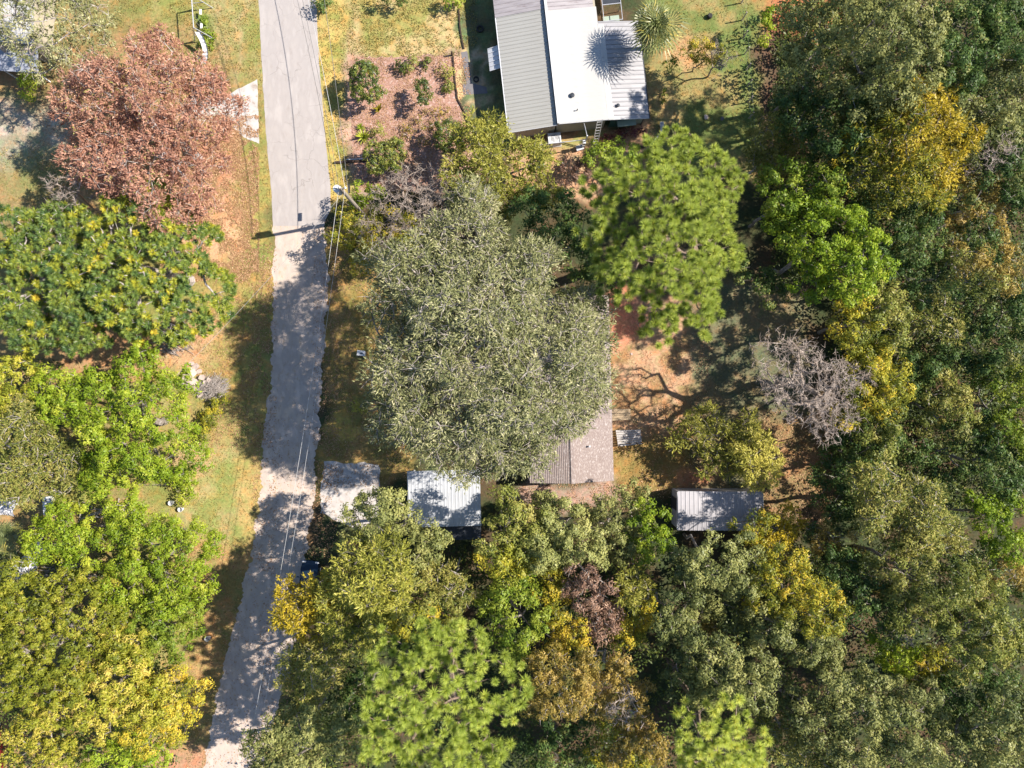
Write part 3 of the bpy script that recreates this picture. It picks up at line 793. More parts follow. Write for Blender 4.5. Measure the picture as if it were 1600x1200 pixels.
# ================================================================== HOUSE WITH METAL ROOF (top)
def ribbed_panel(L, wd, m, pitch, rib=0.035, name='roof_panel', lap=0.01):
    """sheet that runs 0..L along x, 0..wd along y, raised ribs across y"""
    n = max(1, int(round(wd / pitch)))
    prof = []
    p = wd / n
    for i in range(n):
        y = i * p
        prof += [(y, 0), (y + p * 0.70, 0), (y + p * 0.78, rib), (y + p * 0.92, rib)]
    prof.append((wd + lap, 0))
    V = [(0, y, z) for y, z in prof] + [(L, y, z) for y, z in prof]
    k = len(prof)
    F = [(i, i + k, i + 1 + k, i + 1) for i in range(k - 1)]
    V += [(0, 0, -0.03), (0, wd, -0.03), (L, 0, -0.03), (L, wd, -0.03)]
    b = 2 * k
    F += [(b, b + 1, b + 3, b + 2)]
    return MB().mesh(V, F).make(name, m)

def slope_panels(parent, x0, z0, x1, z1, y0, y1, wd, m, pitch, name='roof_panel', rib=0.035):
    L = math.hypot(x1 - x0, z1 - z0); ang = -math.atan2(z1 - z0, x1 - x0)
    me_ = ribbed_panel(L, wd, m, pitch, rib)
    n = int(round((y1 - y0) / wd))
    for i in range(n):
        o = link(name, me_, parent, (x0, y0 + i * wd, z0 + random.uniform(0, 0.006)), (random.uniform(-.004, .004), ang, 0))
    return n

TH = R(6.3)
O_ = W(795, 207, 2.5)
hs_ = empty('mobile_home', (O_.x, O_.y, 0), TH, 'long house with ribbed grey, white and silver metal roof beside the palm', 'house')
XJ = 4.38; XE = 8.95; XR = 12.75
NY = 17.0
# walls
mb = MB(); mb.box((XJ / 2 + 0.15, NY / 2 + 0.2, 1.2), (XJ - 0.5, NY - 0.2, 2.4)); mb.build('wall', M['tan_wall'], hs_)
mb = MB(); mb.box(((XJ + XE) / 2, NY / 2 + 0.25, 1.5), (XE - XJ - 0.1, NY - 0.2, 3.0)); mb.build('wall', M['tan_wall'], hs_)
mb = MB()
for k in range(3): mb.box((XE + 0.7 + 0.55 * k, 0.37, 1.15), (0.5, 0.06, 2.2))
mb.build('porch_screen', M['teal_wall'], hs_)
mb = MB()
for k in range(4): mb.box((XE + 2.35 + 0.32 * k, 0.30, 1.3), (0.30, 0.06, 1.9))
mb.build('porch_screen', M['sage_wall'], hs_)
# narrow flat sage step roof out of the porch
mb = MB(); mb.box((XE + 1.9, 0.02, 1.55), (1.7, 0.55, 0.06)); mb.build('porch_shelf', M['sage_wall'], hs_)
for (x, y) in ((XR - 0.3, 0.3), (XR - 0.3, 4.0), (XR - 0.3, 8.2)):
    MB().box((x, y, 1.12), (0.11, 0.11, 2.24)).build('post', M['dark_metal'], hs_)
mb = MB(); mb.tube([(XR - 0.3, 0.25, 1.5), (XR - 0.9, 0.2, 2.3)], 0.035, 6); mb.build('brace', M['dark_metal'], hs_)
# roofs
slope_panels(hs_, 0, 2.50, XJ - 0.06, 3.12, 0, 10.4, 0.65, M['grey_roof'], 0.325)
slope_panels(hs_, -0.1, 2.50, XJ - 0.06, 3.16, 10.42, 17.5, 0.80, M['old_roof'], 0.40)
slope_panels(hs_, XJ + 0.1, 3.36, XE + 0.0, 3.10, 0, 10.1, 0.722, M['white_roof'], 0.361, rib=0.008)
slope_panels(hs_, XJ + 0.1, 3.38, XE - 0.25, 3.10, 10.12, 17.5, 0.74, M['old_roof'], 0.37, rib=0.04)
slope_panels(hs_, XE + 0.02, 3.06, XR, 2.35, 0, 8.5, 0.80, M['lean_roof'], 0.40, rib=0.045)
mb = MB(); mb.box((XJ + 0.09, 8.75, 3.40), (0.22, 17.5, 0.07)); mb.build('ridge_cap', M['white_trim'], hs_)
mb = MB(); mb.box((XE + 0.25, 4.25, 3.05), (0.55, 8.5, 0.03), M=Matrix.Rotation(0.18, 4, 'Y')); mb.build('flashing', M['white_roof'], hs_)
mb = MB(); mb.box((XJ - 0.02, 8.75, 3.2), (0.05, 17.5, 0.32)); mb.build('fascia', M['dark_metal'], hs_)
mb = MB(); mb.box((-0.06, 5.2, 2.46), (0.09, 10.4, 0.10)); mb.build('gutter', M['white_trim'], hs_)
mb = MB(); mb.box((XR + 0.05, 4.25, 2.30), (0.09, 8.5, 0.12)); mb.build('gutter', M['dark_metal'], hs_)
for (x0, x1, za, zb) in ((0, XJ, 2.47, 3.08), (XJ + 0.1, XE, 3.3, 3.04), (XE + 0.02, XR, 3.0, 2.3)):
    mb = MB(); L = math.hypot(x1 - x0, zb - za)
    mb.box(((x0 + x1) / 2, -0.03, (za + zb) / 2 - 0.03), (L, 0.04, 0.16), M=Matrix.Rotation(-math.atan2(zb - za, x1 - x0), 4, 'Y'))
    mb.build('fascia', M['white_trim'], hs_)
# roof vents
for (x, y, z, r, h, m) in ((XJ + 1.55, 2.35, 3.29, 0.20, 0.22, 'dark_metal'), (XJ + 1.85, 1.0, 3.28, 0.05, 0.3, 'dark_metal'), (XE + 1.0, 1.15, 2.9, 0.15, 0.25, 'dark_metal')):
    mb = MB(); mb.lathe([(r * 0.7, 0), (r * 0.7, h * 0.7), (r * 1.1, h * 0.72), (r * 0.9, h), (0.001, h * 1.1)], (x, y, z - 0.02), 14); mb.build('roof_vent', M[m], hs_)
# slatted aluminium awning over the west window
aw = empty('window_awning', (0, 0, 0)); aw.parent = hs_
for k in range(5):
    MB().box((-0.55, 6.2 + 0.40 * k, 2.02), (1.15, 0.36, 0.03), M=Matrix.Rotation(R(-24), 4, 'Y')).build('slat', M['white_trim'], aw)
mb = MB()
for k in range(6): mb.box((-0.55, 6.0 + 0.40 * k, 2.07), (1.15, 0.05, 0.05), M=Matrix.Rotation(R(-24), 4, 'Y'))
mb.box((-0.02, 7.0, 2.29), (0.04, 2.1, 0.08)); mb.build('rib', M['porcelain'], aw)

# ladder
def ladder():
    a = W(928, 236, 0.02); b = W(937.5, 187, 3.55)
    d = b - a; d.normalize()
    s = Vector((0.22, 0.03, 0))
    root = empty('ladder', a, 0, 'aluminium ladder leaning on the white roof edge above the red shrubs', 'ladder')
    for sg in (-1, 1):
        MB().tube([s * sg, (b - a) + s * sg], 0.035, 6).build('rail', M['aluminium'], root)
    L = (b - a).length
    for i in range(11):
        p = (b - a) * ((i + 0.6) / 11.4)
        MB().tube([p - s, p + s], 0.028, 6).build('rung', M['aluminium'], root)
ladder()

# heat pump
def heat_pump():
    c = W(866, 219, 0.4)
    r = empty('heat_pump', (c.x, c.y, 0), TH, 'white outdoor air conditioning unit at the south wall of the metal roofed house', 'air conditioner')
    MB().box((0, 0, 0.05), (1.3, 1.1, 0.1)).build('base', M['concrete'], r)
    MB().box((0, 0, 0.5), (1.15, 0.95, 0.8)).build('housing', M['white_trim'], r)
    MB().box((0, 0, 0.93), (1.18, 0.98, 0.05)).build('lid', M['porcelain'], r)
    mb = MB()
    for rr in (0.1, 0.18, 0.26, 0.34):
        mb.tube([(rr * math.cos(t), rr * math.sin(t), 0.975) for t in [2 * math.pi * i / 20 for i in range(21)]], 0.01, 4, False)
    mb.build('fan_grille', M['dark_metal'], r)
heat_pump()

def meter_post():
    p = W(912, 231, 0)
    r = empty('meter_post', (p.x, p.y, 0), TH, 'white post with two small electric boxes by the south wall of the metal roofed house', 'meter post')
    MB().box((0, 0, 1.6), (0.10, 0.10, 3.2)).build('post', M['white_trim'], r)
    MB().box((-0.12, -0.02, 1.5), (0.26, 0.34, 0.5)).build('meter_box', M['porcelain'], r)
    MB().box((-0.12, 0.0, 0.8), (0.22, 0.3, 0.4)).build('switch_box', M['galv'], r)
    MB().tube([(0, 0, 3.0), (-0.1, 0.9, 3.0), (-0.2, 1.6, 2.9)], 0.03, 6).build('conduit', M['galv'], r)
    MB().box((-2.2, -0.0, 2.2), (4.3, 0.05, 0.05)).build('cross_rail', M['galv'], r)
    MB().box((-3.4, -0.0, 2.0), (0.8, 0.06, 0.42)).build('panel', M['galv'], r)
meter_post()
p = W(905, 233, 0)
r = empty('storage_tub', (p.x, p.y, 0), 0.3, 'small grey tub on the dirt at the foot of the white meter post', 'tub')
MB().prism([(-.3, -.2), (.3, -.2), (.3, .2), (-.3, .2)], 0, 0.42).build('tub', M['galv'], r)
MB().prism([(-.33, -.23), (.33, -.23), (.33, .23), (-.33, .23)], 0.42, 0.47).build('lid', M['porcelain'], r)

# bench / log on the east side
p = W(1034.5, 200, 0.4)
r = empty('garden_bench', (p.x, p.y, 0), R(2), 'pale weathered bench standing off the south east corner of the metal roofed house', 'bench')
MB().box((0, 0, 0.42), (0.36, 1.15, 0.07)).build('seat', M['grey_wood'], r)
for s in (-1, 1): MB().box((0, 0.4 * s, 0.19), (0.26, 0.09, 0.38)).build('leg', M['grey_wood'], r)
p = W(1025, 217, 0.1)
tag(MB().box((p.x, p.y, 0.07), (0.16, 1.3, 0.14), R(-38)).build('plank', M['grey_wood']), 'short pale plank lying on the dirt above the big pine', 'plank')
p = W(999, 230, 0.1)
tag(MB().box((p.x, p.y, 0.11), (0.95, 0.2, 0.2), R(4)).build('timber_block', M['dark_wood']), 'dark timber block lying on bare dirt below the red shrubs', 'timber')

# cage with pale frame, north east of the house
p = W(952, 20, 0)
r = empty('garden_cage', (p.x, p.y, 0), TH, 'dark netted pen with pale rails between the white roof and the palm', 'pen')
for s in (-1, 1):
    for t in (-1, 0, 1): MB().box((0.85 * s, 1.5 * t, 0.75), (0.06, 0.06, 1.5)).build('post', M['galv'], r)
for t in (-1.5, 0, 1.5): MB().box((0, t, 1.5), (1.76, 0.06, 0.06)).build('rail', M['galv'], r)
for s in (-1, 1): MB().box((0.85 * s, 0, 1.5), (0.05, 3.0, 0.05)).build('rail', M['galv'], r)
MB().box((0, 0.9, 1.46), (1.66, 1.7, 0.02)).build('netting', M['dark_metal'], r)
MB().box((0, -1.0, 0.55), (1.5, 0.8, 0.06)).build('table_top', M['sage_wall'], r)
MB().box((0, -1.35, 0.9), (1.5, 0.06, 0.06)).build('rail', M['sage_wall'], r)

# tyres used as planters
def tyre(px, py, label, rr=0.34):
    p = W(px, py, 0.1)
    prof = [(rr * 0.6, 0.03), (rr * 0.8, 0.0), (rr, 0.05), (rr * 1.03, 0.1), (rr, 0.17), (rr * 0.8, 0.2), (rr * 0.6, 0.17), (rr * 0.62, 0.1), (rr * 0.6, 0.03)]
    o = MB().lathe(prof, (0, 0, 0), 18).build('old_tyre', M['black_rubber'], None, (p.x, p.y, 0.012))
    tag(o, label, 'tyre')
tyre(750, 45, 'old black tyre on the shaded grass west of the grey roof')
tyre(744, 124, 'small black tyre ring at the end of the shaded gravel path', 0.28)

# ================================================================== HOUSE WITH SHINGLES (centre, under the oak)
SE = W(959, 751, 2.9)
sh = empty('shingled_house', (SE.x, SE.y, 0), R(1.6), 'brown shingled gable roofed house half hidden beneath the spreading oak', 'house')
WD = 7.5; LN = 16.6
MB().box((-WD / 2, LN / 2, 1.4), (WD - 0.9, LN - 0.8, 2.8)).build('wall', M['tan_wall'], sh)
ROT = -math.atan2(1.3, WD / 2)
def roof_side(sign):
    """decking plus stepped courses of shingle tabs"""
    half = WD / 2; rise = 1.15
    L = math.hypot(half, rise)
    ex = 0.165
    nc = int(L / ex)
    V = []
    for i in range(nc + 1):
        s0 = i * ex; s1 = min(s0 + ex + 0.02, L)
        if s0 >= L: break
        y = -0.0 - random.uniform(0, 0.3)
        while y < LN:
            y1 = min(y + 0.30, LN)
            y0 = max(y, 0)
            if y1 - y0 > 0.02:
                dz = 0.0
                jo = 0.0
                a = s0 + jo
                pt = lambda s, yy, lift: ((-s * half / L) if sign > 0 else (-WD + s * half / L), yy, 2.9 + s * rise / L + lift)
                V.append([pt(a, y0, 0.05), pt(a, y1 - 0.002, 0.05), pt(s1, y1 - 0.002, 0.008), pt(s1, y0, 0.008)])
                V.append([pt(a, y0, 0.0), pt(a, y1 - 0.002, 0.0), pt(a, y1 - 0.002, 0.05), pt(a, y0, 0.05)])
            y += 0.30
    o = link('shingles', np_mesh('shingles', np.array(V), 4, M['shingle']), sh)
    o['kind'] = 'stuff'
    mb = MB()
    x0, x1 = (0, -half) if sign > 0 else (-WD, -half)
    q = [(x0, 0, 2.9), (x1, 0, 2.9 + rise), (x1, LN, 2.9 + rise), (x0, LN, 2.9)]
    mb.poly([(a, b, c - 0.01) for a, b, c in q]).poly([(a, b, c - 0.12) for a, b, c in q][::-1])
    mb.poly([(x0, 0, 2.78), (x1, 0, 2.78 + rise), (x1, 0, 2.89 + rise), (x0, 0, 2.89)])
    mb.poly([(x0, 0, 2.78), (x0, LN, 2.78), (x0, LN, 2.89), (x0, 0, 2.89)])
    mb.build('roof_deck', M['shingle'], sh)
roof_side(1); roof_side(-1)
MB().box((-WD / 2, LN / 2, 4.08), (0.3, LN, 0.05)).build('ridge_cap', M['shingle'], sh)
for y, x in ((3.2, -2.2), (9.0, -2.6)):
    MB().lathe([(0.06, 0), (0.06, 0.35), (0.09, 0.36), (0.09, 0.4), (0.001, 0.42)], (x, y, 3.5), 10).build('vent_pipe', M['galv'], sh)

# decks on its east side
def deck(name, pts, z, nplank, m, label, posts=()):
    P = [W(*p, z) for p in pts]       # nw, ne, se, sw
    c = (P[0] + P[2]) / 2
    r = empty(name, (c.x, c.y, 0), 0, label, 'deck')
    for i in range(nplank):
        t0 = i / nplank + 0.01; t1 = (i + 1) / nplank - 0.012
        a = P[0].lerp(P[3], t0) - c; b = P[1].lerp(P[2], t0) - c; d = P[1].lerp(P[2], t1) - c; e = P[0].lerp(P[3], t1) - c
        MB().prism([(e.x, e.y), (d.x, d.y), (b.x, b.y), (a.x, a.y)], z - 0.05, z + random.uniform(-.004, .006)).build('plank', m, r)
    for (u, v) in ((0.06, 0.06), (0.94, 0.06), (0.94, 0.94), (0.06, 0.94)):
        q = P[0].lerp(P[1], u).lerp(P[3].lerp(P[2], u), v) - c
        MB().box((q.x, q.y, (z - 0.06) / 2), (0.12, 0.12, z - 0.06)).build('leg', m, r)
    for (u, v, h) in posts:
        q = P[0].lerp(P[1], u).lerp(P[3].lerp(P[2], u), v) - c
        MB().box((q.x, q.y, z + h / 2), (0.08, 0.08, h)).build('rail_post', M['dark_wood'], r)
    return r
deck('wooden_deck', [(962, 672), (1001, 671), (1003, 694), (966, 698)], 0.45, 7, M['grey_wood'], 'pale grey plank deck with rail posts east of the shingled house', [(0.47, 0.85, 0.9), (0.78, 0.9, 0.9), (0.98, 0.9, 0.9), (0.05, 0.95, 0.9)])
deck('side_step', [(948, 638), (985, 639), (985, 656), (948, 658)], 0.35, 5, M['wood'], 'low tan wooden step platform beside the shingled roof edge')

# ================================================================== WHITE CARPORT
a = W(752, 822, 2.9)
cp = empty('carport', (a.x, a.y, 0), R(1.5), 'white metal roofed carport beneath the lower edge of the great oak', 'carport')
CW = 6.45; CL = 5.1
me_ = ribbed_panel(CL - 0.75, 0.645, M['carport_white'], 0.3225, 0.02)
for i in range(10):
    link('roof_panel', me_, cp, (-CW + i * 0.645 + 0.645, 0.75, 2.98), (0, R(-1.2), R(90)))
me_ = ribbed_panel(0.80, 0.645, M['carport_white'], 0.3225, 0.02)
for i in range(10):
    link('roof_panel', me_, cp, (-CW + i * 0.645 + 0.645, 0.0, 2.70), (0, R(-20), R(90)))
for x in (-CW + 0.2, -0.2):
    for y in (0.3, CL - 0.3): MB().box((x, y, 1.33), (0.1, 0.1, 2.66)).build('post', M['white_trim'], cp)
MB().box((-0.03, CL / 2 + 0.35, 2.93), (0.06, CL - 0.8, 0.12)).build('fascia', M['white_trim'], cp)
MB().box((-CW - 0.03, CL / 2 + 0.35, 2.93), (0.06, CL - 0.8, 0.12)).build('fascia', M['white_trim'], cp)
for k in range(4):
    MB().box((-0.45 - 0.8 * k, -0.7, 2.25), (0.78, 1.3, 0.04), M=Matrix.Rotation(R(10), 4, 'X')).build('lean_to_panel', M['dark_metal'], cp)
for x in (-0.2, -3.0): MB().box((x, -1.15, 1.0), (0.1, 0.1, 2.0)).build('post', M['dark_wood'], cp)

# ================================================================== METAL SHED (right)
a = W(1059, 769, 2.5)
sd_ = empty('metal_shed', (a.x, a.y, 0), R(-0.3), 'long silvery metal shed with dappled ribbed roof beside the yellow green tree', 'shed')
SW_ = 7.7; SL = 3.35
MB().box((SW_ / 2, -0.02, 1.2), (SW_ - 0.1, 0.05, 2.4)).build('wall', M['shed_roof'], sd_)
MB().box((0.05, -SL / 2, 1.2), (0.05, SL - 0.1, 2.4)).build('wall', M['shed_wall'], sd_)
MB().box((SW_ - 0.05, -SL / 2, 1.2), (0.05, SL - 0.1, 2.4)).build('wall', M['shed_wall'], sd_)
MB().box((SW_ / 2, -SL + 0.05, 1.1), (SW_ - 0.1, 0.05, 2.2)).build('wall', M['shed_wall'], sd_)
MB().box((0.0, -1.2, 1.0), (0.07, 1.1, 1.9)).build('door', M['dark_metal'], sd_)
me_ = ribbed_panel(SL * 0.62 + 0.1, 0.77, M['shed_roof'], 0.385, 0.03)
me2_ = ribbed_panel(SL * 0.42, 0.77, M['shed_roof'], 0.385, 0.03)
for i in range(10):
    link('roof_panel', me_, sd_, (i * 0.77, 0.08, 2.5), (0, R(-4), R(-90)))
    link('roof_panel', me2_, sd_, (i * 0.77, -SL * 0.62, 2.68), (0, R(11), R(-90)))
MB().box((SW_ / 2, -SL * 0.62, 2.69), (SW_, 0.2, 0.04)).build('ridge_cap', M['shed_roof'], sd_)
MB().box((-0.02, -SL / 2, 2.42), (0.05, SL, 0.16)).build('fascia', M['white_trim'], sd_)

# ================================================================== WHITE ROOFED HOUSE (top left)
a = W(52, 62, 3.0)
wh = empty('white_roofed_house', (a.x, a.y, 0), R(-4), 'white roofed house at the photo corner seen through bare oak limbs', 'house')
MB().box((-5, 3.0, 1.35), (9.4, 7.2, 2.7)).build('wall', M['tan_wall'], wh)
me_ = ribbed_panel(7.6, 0.8, M['white_roof'], 0.4, 0.02)
for i in range(12): link('roof_panel', me_, wh, (-0.8 * i, -0.4, 2.95), (0, R(-4), R(90)))
MB().box((-4.6, -1.5, 2.2), (9.2, 2.2, 0.05), M=Matrix.Rotation(R(9), 4, 'X')).build('porch_roof', M['shed_wall'], wh)
for k in range(4): MB().box((-0.3 - 2.9 * k, -2.5, 1.0), (0.1, 0.1, 2.0)).build('post', M['white_trim'], wh)

# ================================================================== UTILITY POLE AND LINES
B = W(572, 340, 0)
up = empty('utility_pole', (B.x, B.y, 0), 0, 'wooden utility pole with a grey transformer beside the end of the asphalt', 'utility pole')
MB().tube([(0, 0, -0.1), (0, 0, 5), (0, 0, 10.0)], [0.19, 0.165, 0.13], 12).build('pole', M['pole_wood'], up)
tz = 8.2
MB().lathe([(0.001, 0), (0.27, 0.02), (0.29, 0.06), (0.29, 0.95), (0.31, 0.97), (0.31, 1.03), (0.001, 1.08)], (-0.42, 0.12, tz), 18).build('transformer', M['porcelain'], up)
MB().box((-0.18, 0.05, tz + 0.5), (0.2, 0.1, 0.6)).build('bracket', M['galv'], up)
for dx in (-0.1, 0.1): MB().lathe([(0.05, 0), (0.07, 0.06), (0.04, 0.1), (0.06, 0.16), (0.03, 0.2), (0.001, 0.3)], (-0.42 + dx, 0.12, tz + 1.05), 8).build('bushing', M['porcelain'], up)
for s, y in ((-1, 0.0), (1, 0.05)):
    MB().tube([(0, y, 9.55), (0.38 * s, y, 9.62)], 0.035, 6).build('insulator_arm', M['galv'], up)
    MB().lathe([(0.05, 0), (0.09, 0.06), (0.05, 0.1), (0.08, 0.17), (0.001, 0.24)], (0.38 * s, y, 9.62), 8).build('insulator', M['porcelain'], up)
MB().lathe([(0.05, 0), (0.09, 0.06), (0.05, 0.1), (0.08, 0.17), (0.001, 0.26)], (0, 0, 10.0), 8).build('insulator', M['porcelain'], up)
MB().box((-0.2, 0.0, 9.0), (0.1, 0.1, 0.35)).build('fuse_cutout', M['porcelain'], up)

def cable(a, b, sag, r, m, label, group=None, name='power_line', n=28):
    a = Vector(a); b = Vector(b)
    pts = []
    for i in range(n + 1):
        t = i / n
        p = a.lerp(b, t); p.z -= sag * 4 * t * (1 - t)
        pts.append(p)
    return tag(MB().tube(pts, r, 5, False).build(name, m), label, 'cable', group)
NB = W(508, -70, 0) + Vector((0, 0, 0))        # next pole north, outside the frame
NT = W(446, -40, 9.8)
G = 'wires strung along the lane'
cable((B.x - 0.38, B.y, 9.8), NT + Vector((-0.45, 4, 0)), 0.9, 0.017, M['wire'], 'left one of three overhead wires running from the pole up over the asphalt', G)
cable((B.x, B.y, 10.2), NT + Vector((0.05, 4, 0.3)), 0.9, 0.017, M['wire'], 'middle one of three overhead wires running from the pole up over the asphalt', G)
cable((B.x + 0.38, B.y, 9.8), NT + Vector((0.45, 4, 0)), 0.9, 0.017, M['pale_wire'], 'right one of three overhead wires running from the pole up over the asphalt', G)
cc = cable((B.x - 0.2, B.y, 5.9), W(483, -40, 5.4) + Vector((0.4, 4, 0)), 0.7, 0.022, M['wire'], 'black telephone cable low on the pole running over the asphalt', G, 'telephone_cable')
MB().box((0, 0, 0), (0.16, 0.75, 0.22)).build('splice_case', M['black_rubber'], cc, (B.x - 0.28, B.y + 1.15, 5.62))
S1 = W(386, 1215, 8.5)
cable((B.x - 0.25, B.y, 9.3), S1 + Vector((-0.3, 0, 0)), 1.2, 0.014, M['pale_wire'], 'left one of two pale wires running down over the shaded sandy lane', G)
cable((B.x + 0.25, B.y, 9.3), S1 + Vector((0.35, 0, 0)), 1.25, 0.012, M['pale_wire'], 'right one of two pale wires running down over the shaded sandy lane', G)
cable((B.x, B.y, 8.6), W(262, 600, 3.2), 0.8, 0.013, M['pale_wire'], 'service wire slanting from the pole to the lower left over the lawn', G)
# the far ends' poles, mostly outside the frame
for (pp_, hh, lb) in ((W(386, 1235, 0), 8.6, 'wooden pole at the lower end of the lane holding the pale wires'),):
    q = W(386, 1215, hh)
    r = empty('utility_pole', (q.x, q.y, 0), 0, lb, 'utility pole')
    MB().tube([(0, 0, -0.1), (0, 0, hh + 0.1)], [0.17, 0.12], 10).build('pole', M['pole_wood'], r)

# dark timber and stone near the pole
p = W(549, 253, 0.1)
tag(MB().tube([(p.x - 1.55, p.y - 0.06, 0.12), (p.x + 1.5, p.y + 0.14, 0.12)], 0.12, 10).build('timber_log', M['dark_wood']), 'dark round timber lying on the verge left of the garden bushes', 'log')
p = W(553, 249, 0.1)
tag(MB().tube([(p.x - 0.7, p.y, 0.05), (p.x + 0.9, p.y + 0.06, 0.05)], 0.045, 8).build('plastic_pipe', M['porcelain']), 'thin white pipe lying beside the dark round timber', 'pipe')

# ================================================================== SWING SET WITH SLIDE
def swing_set():
    a = W(299, -8, 2.3); b = W(302.5, 43, 2.3)
    r = empty('swing_set', (b.x, b.y, 0), 0, 'metal swing set with a white wavy slide on the lawn above the rust tree', 'swing set')
    d = a - b; d.z = 0
    MB().tube([(0, 0, 2.3), (d.x, d.y, 2.3)], 0.045, 8).build('top_beam', M['galv'], r)
    u = d.normalized(); s = Vector((-u.y, u.x, 0))
    for base_ in (Vector((0, 0, 0)), d):
        for sg in (-1, 1):
            MB().tube([base_ + Vector((0, 0, 2.3)), base_ + s * 0.95 * sg], 0.04, 8).build('leg', M['galv'], r)
        MB().tube([base_ + s * 0.55 + Vector((0, 0, 1.0)), base_ - s * 0.55 + Vector((0, 0, 1.0))], 0.03, 6).build('brace', M['galv'], r)
    for k in (1.05, 2.35):
        c = u * k
        sw = MB().box((c.x, c.y, 0.55), (0.22, 0.5, 0.04)).build('swing_seat', M['seat_blue'], r)
        for e in (-0.22, 0.22):
            MB().tube([(c.x, c.y + e, 0.56), (c.x, c.y + e, 2.28)], 0.012, 4).build('chain', M['galv'], sw)
    # wavy slide
    pts = []
    Q0 = Vector((0.05, -0.15, 1.55))
    n = 16
    rows = []
    for i in range(n + 1):
        t = i / n
        x = 0.10 + 0.45 * math.sin(t * 2.6) - 0.30 * t * t
        y = -0.10 - 2.15 * t
        z = 1.6 * (1 - t) ** 0.85 + 0.12 + 0.045 * math.sin(t * 44)
        rows.append((x, y, z))
    V = []; F = []
    for (x, y, z) in rows:
        V += [(x - 0.24, y, z + 0.09), (x - 0.20, y, z), (x + 0.20, y, z), (x + 0.24, y, z + 0.09)]
    for i in range(n):
        for k in range(3): F.append((i * 4 + k, i * 4 + k + 1, (i + 1) * 4 + k + 1, (i + 1) * 4 + k))
    MB().mesh(V, F).build('slide', M['porcelain'], r)
swing_set()

# ================================================================== UTILITY BOX, DEBRIS, CHESTS
p = W(565, 552, 0.4)
r = empty('utility_box', (p.x, p.y, 0), R(-8), 'small white utility box alone in the shade right of the sandy lane', 'utility box')
MB().box((0, 0, 0.32), (0.66, 0.44, 0.64)).build('housing', M['porcelain'], r)
MB().box((0, 0, 0.66), (0.72, 0.5, 0.05)).build('lid', M['white_trim'], r)
MB().box((0.05, -0.02, 0.70), (0.22, 0.1, 0.03)).build('handle', M['dark_metal'], r)

def chunk(px, py, s, z, name, m, label, group, cat):
    p = W(px, py, z)
    n = 7
    pts = []
    for i in range(n):
        t = 2 * math.pi * i / n + random.uniform(-.25, .25)
        rr = s * random.uniform(0.7, 1.15)
        pts.append((rr * math.cos(t), rr * random.uniform(0.75, 1.0) * math.sin(t)))
    mb = MB(); h = s * random.uniform(0.35, 0.6)
    mb.prism(pts, -h / 2, h / 2)
    o = mb.build(name, m, None, (p.x, p.y, z + h / 2), (random.uniform(-.35, .35), random.uniform(-.35, .35), random.uniform(0, 3)))
    tag(o, label, cat, group)
GR = 'broken concrete chunks of the debris heap'
for i_, (x, y, s, z) in enumerate(((299, 582, .55, .5), (296, 590, .6, .45), (305, 575, .35, .3), (291, 578, .33, .1), (312, 580, .3, .1), (288, 587, .28, .1), (289, 597, .3, .1), (303, 597, .5, .3), (296, 603, .4, .2),
                     (322, 600, .33, .45), (319, 610, .3, .3), (306, 606, .3, .2), (313, 617, .35, .2), (327, 594, .25, .5), (300, 568, .28, .15), (308, 571, .25, .1), (292, 570, .2, .05), (316, 590, .35, .4))):
    chunk(x, y, s, z * 0.6, 'rubble_chunk', M['rock'], {0: 'largest pinkish concrete slab on top of the debris heap', 1: 'second largest concrete slab, left middle of the debris heap', 7: 'broad concrete slab in the lower part of the debris heap', 9: 'squared pale block between the brush and the concrete of the debris heap', 12: 'concrete chunk at the lowest tip of the debris heap', 14: 'concrete chunk at the uppermost tip of the debris heap'}.get(i_, 'pinkish broken concrete chunk in the debris heap on the left lawn'), GR, 'rubble')

def brush(px, py, rx, ry, n, ang, h, label, m='pale_bark', ln=1.2, name='brush_pile', thick=0.018):
    c = W(px, py, 0)
    P0 = []; P1 = []
    for i in range(n):
        t = rng.uniform(0, 6.28); q = math.sqrt(rng.random())
        x = q * math.cos(t) * rx * MPP; y = q * math.sin(t) * ry * MPP
        z = h * (1 - q * q) * rng.random() + 0.05
        a = ang + rng.normal(0, 0.5); L = ln * rng.uniform(0.4, 1.2) / 2
        d = np.array([math.cos(a) * L, math.sin(a) * L, rng.normal(0, 0.12) * L])
        p_ = np.array([x, y, z])
        mid = p_ + rng.normal(0, 0.06, 3)
        P0 += [p_ - d, mid]; P1 += [mid, p_ + d]
    P0 = np.array(P0); P1 = np.array(P1); P0[:, 2] = np.maximum(P0[:, 2], 0.02); P1[:, 2] = np.maximum(P1[:, 2], 0.02)
    rr = rng.uniform(0.6, 1.6, len(P0)) * thick
    o = link(name, np_mesh(name, tubes(P0, P1, rr, rr * 0.8, 4), 4, M[m]), None, (c.x, c.y, 0))
    return tag(o, label, 'brush pile', None, 'stuff')
brush(332, 606, 22, 17, 420, 0.5, 0.75, 'heap of cut grey brush beside the broken concrete on the left lawn')
brush(272, 530, 24, 24, 110, -0.4, 0.7, 'loose pile of pale bare branches below the green and yellow tree', ln=2.0, thick=0.024)
brush(106, 898, 34, 16, 130, 0.5, 0.9, 'pile of long bare branches amid the bright green trees', ln=2.6, thick=0.03)
brush(178, 800, 28, 5, 26, 0.15, 0.5, 'few long pale logs and limbs in the gap below the round green tree', ln=3.0, thick=0.05)

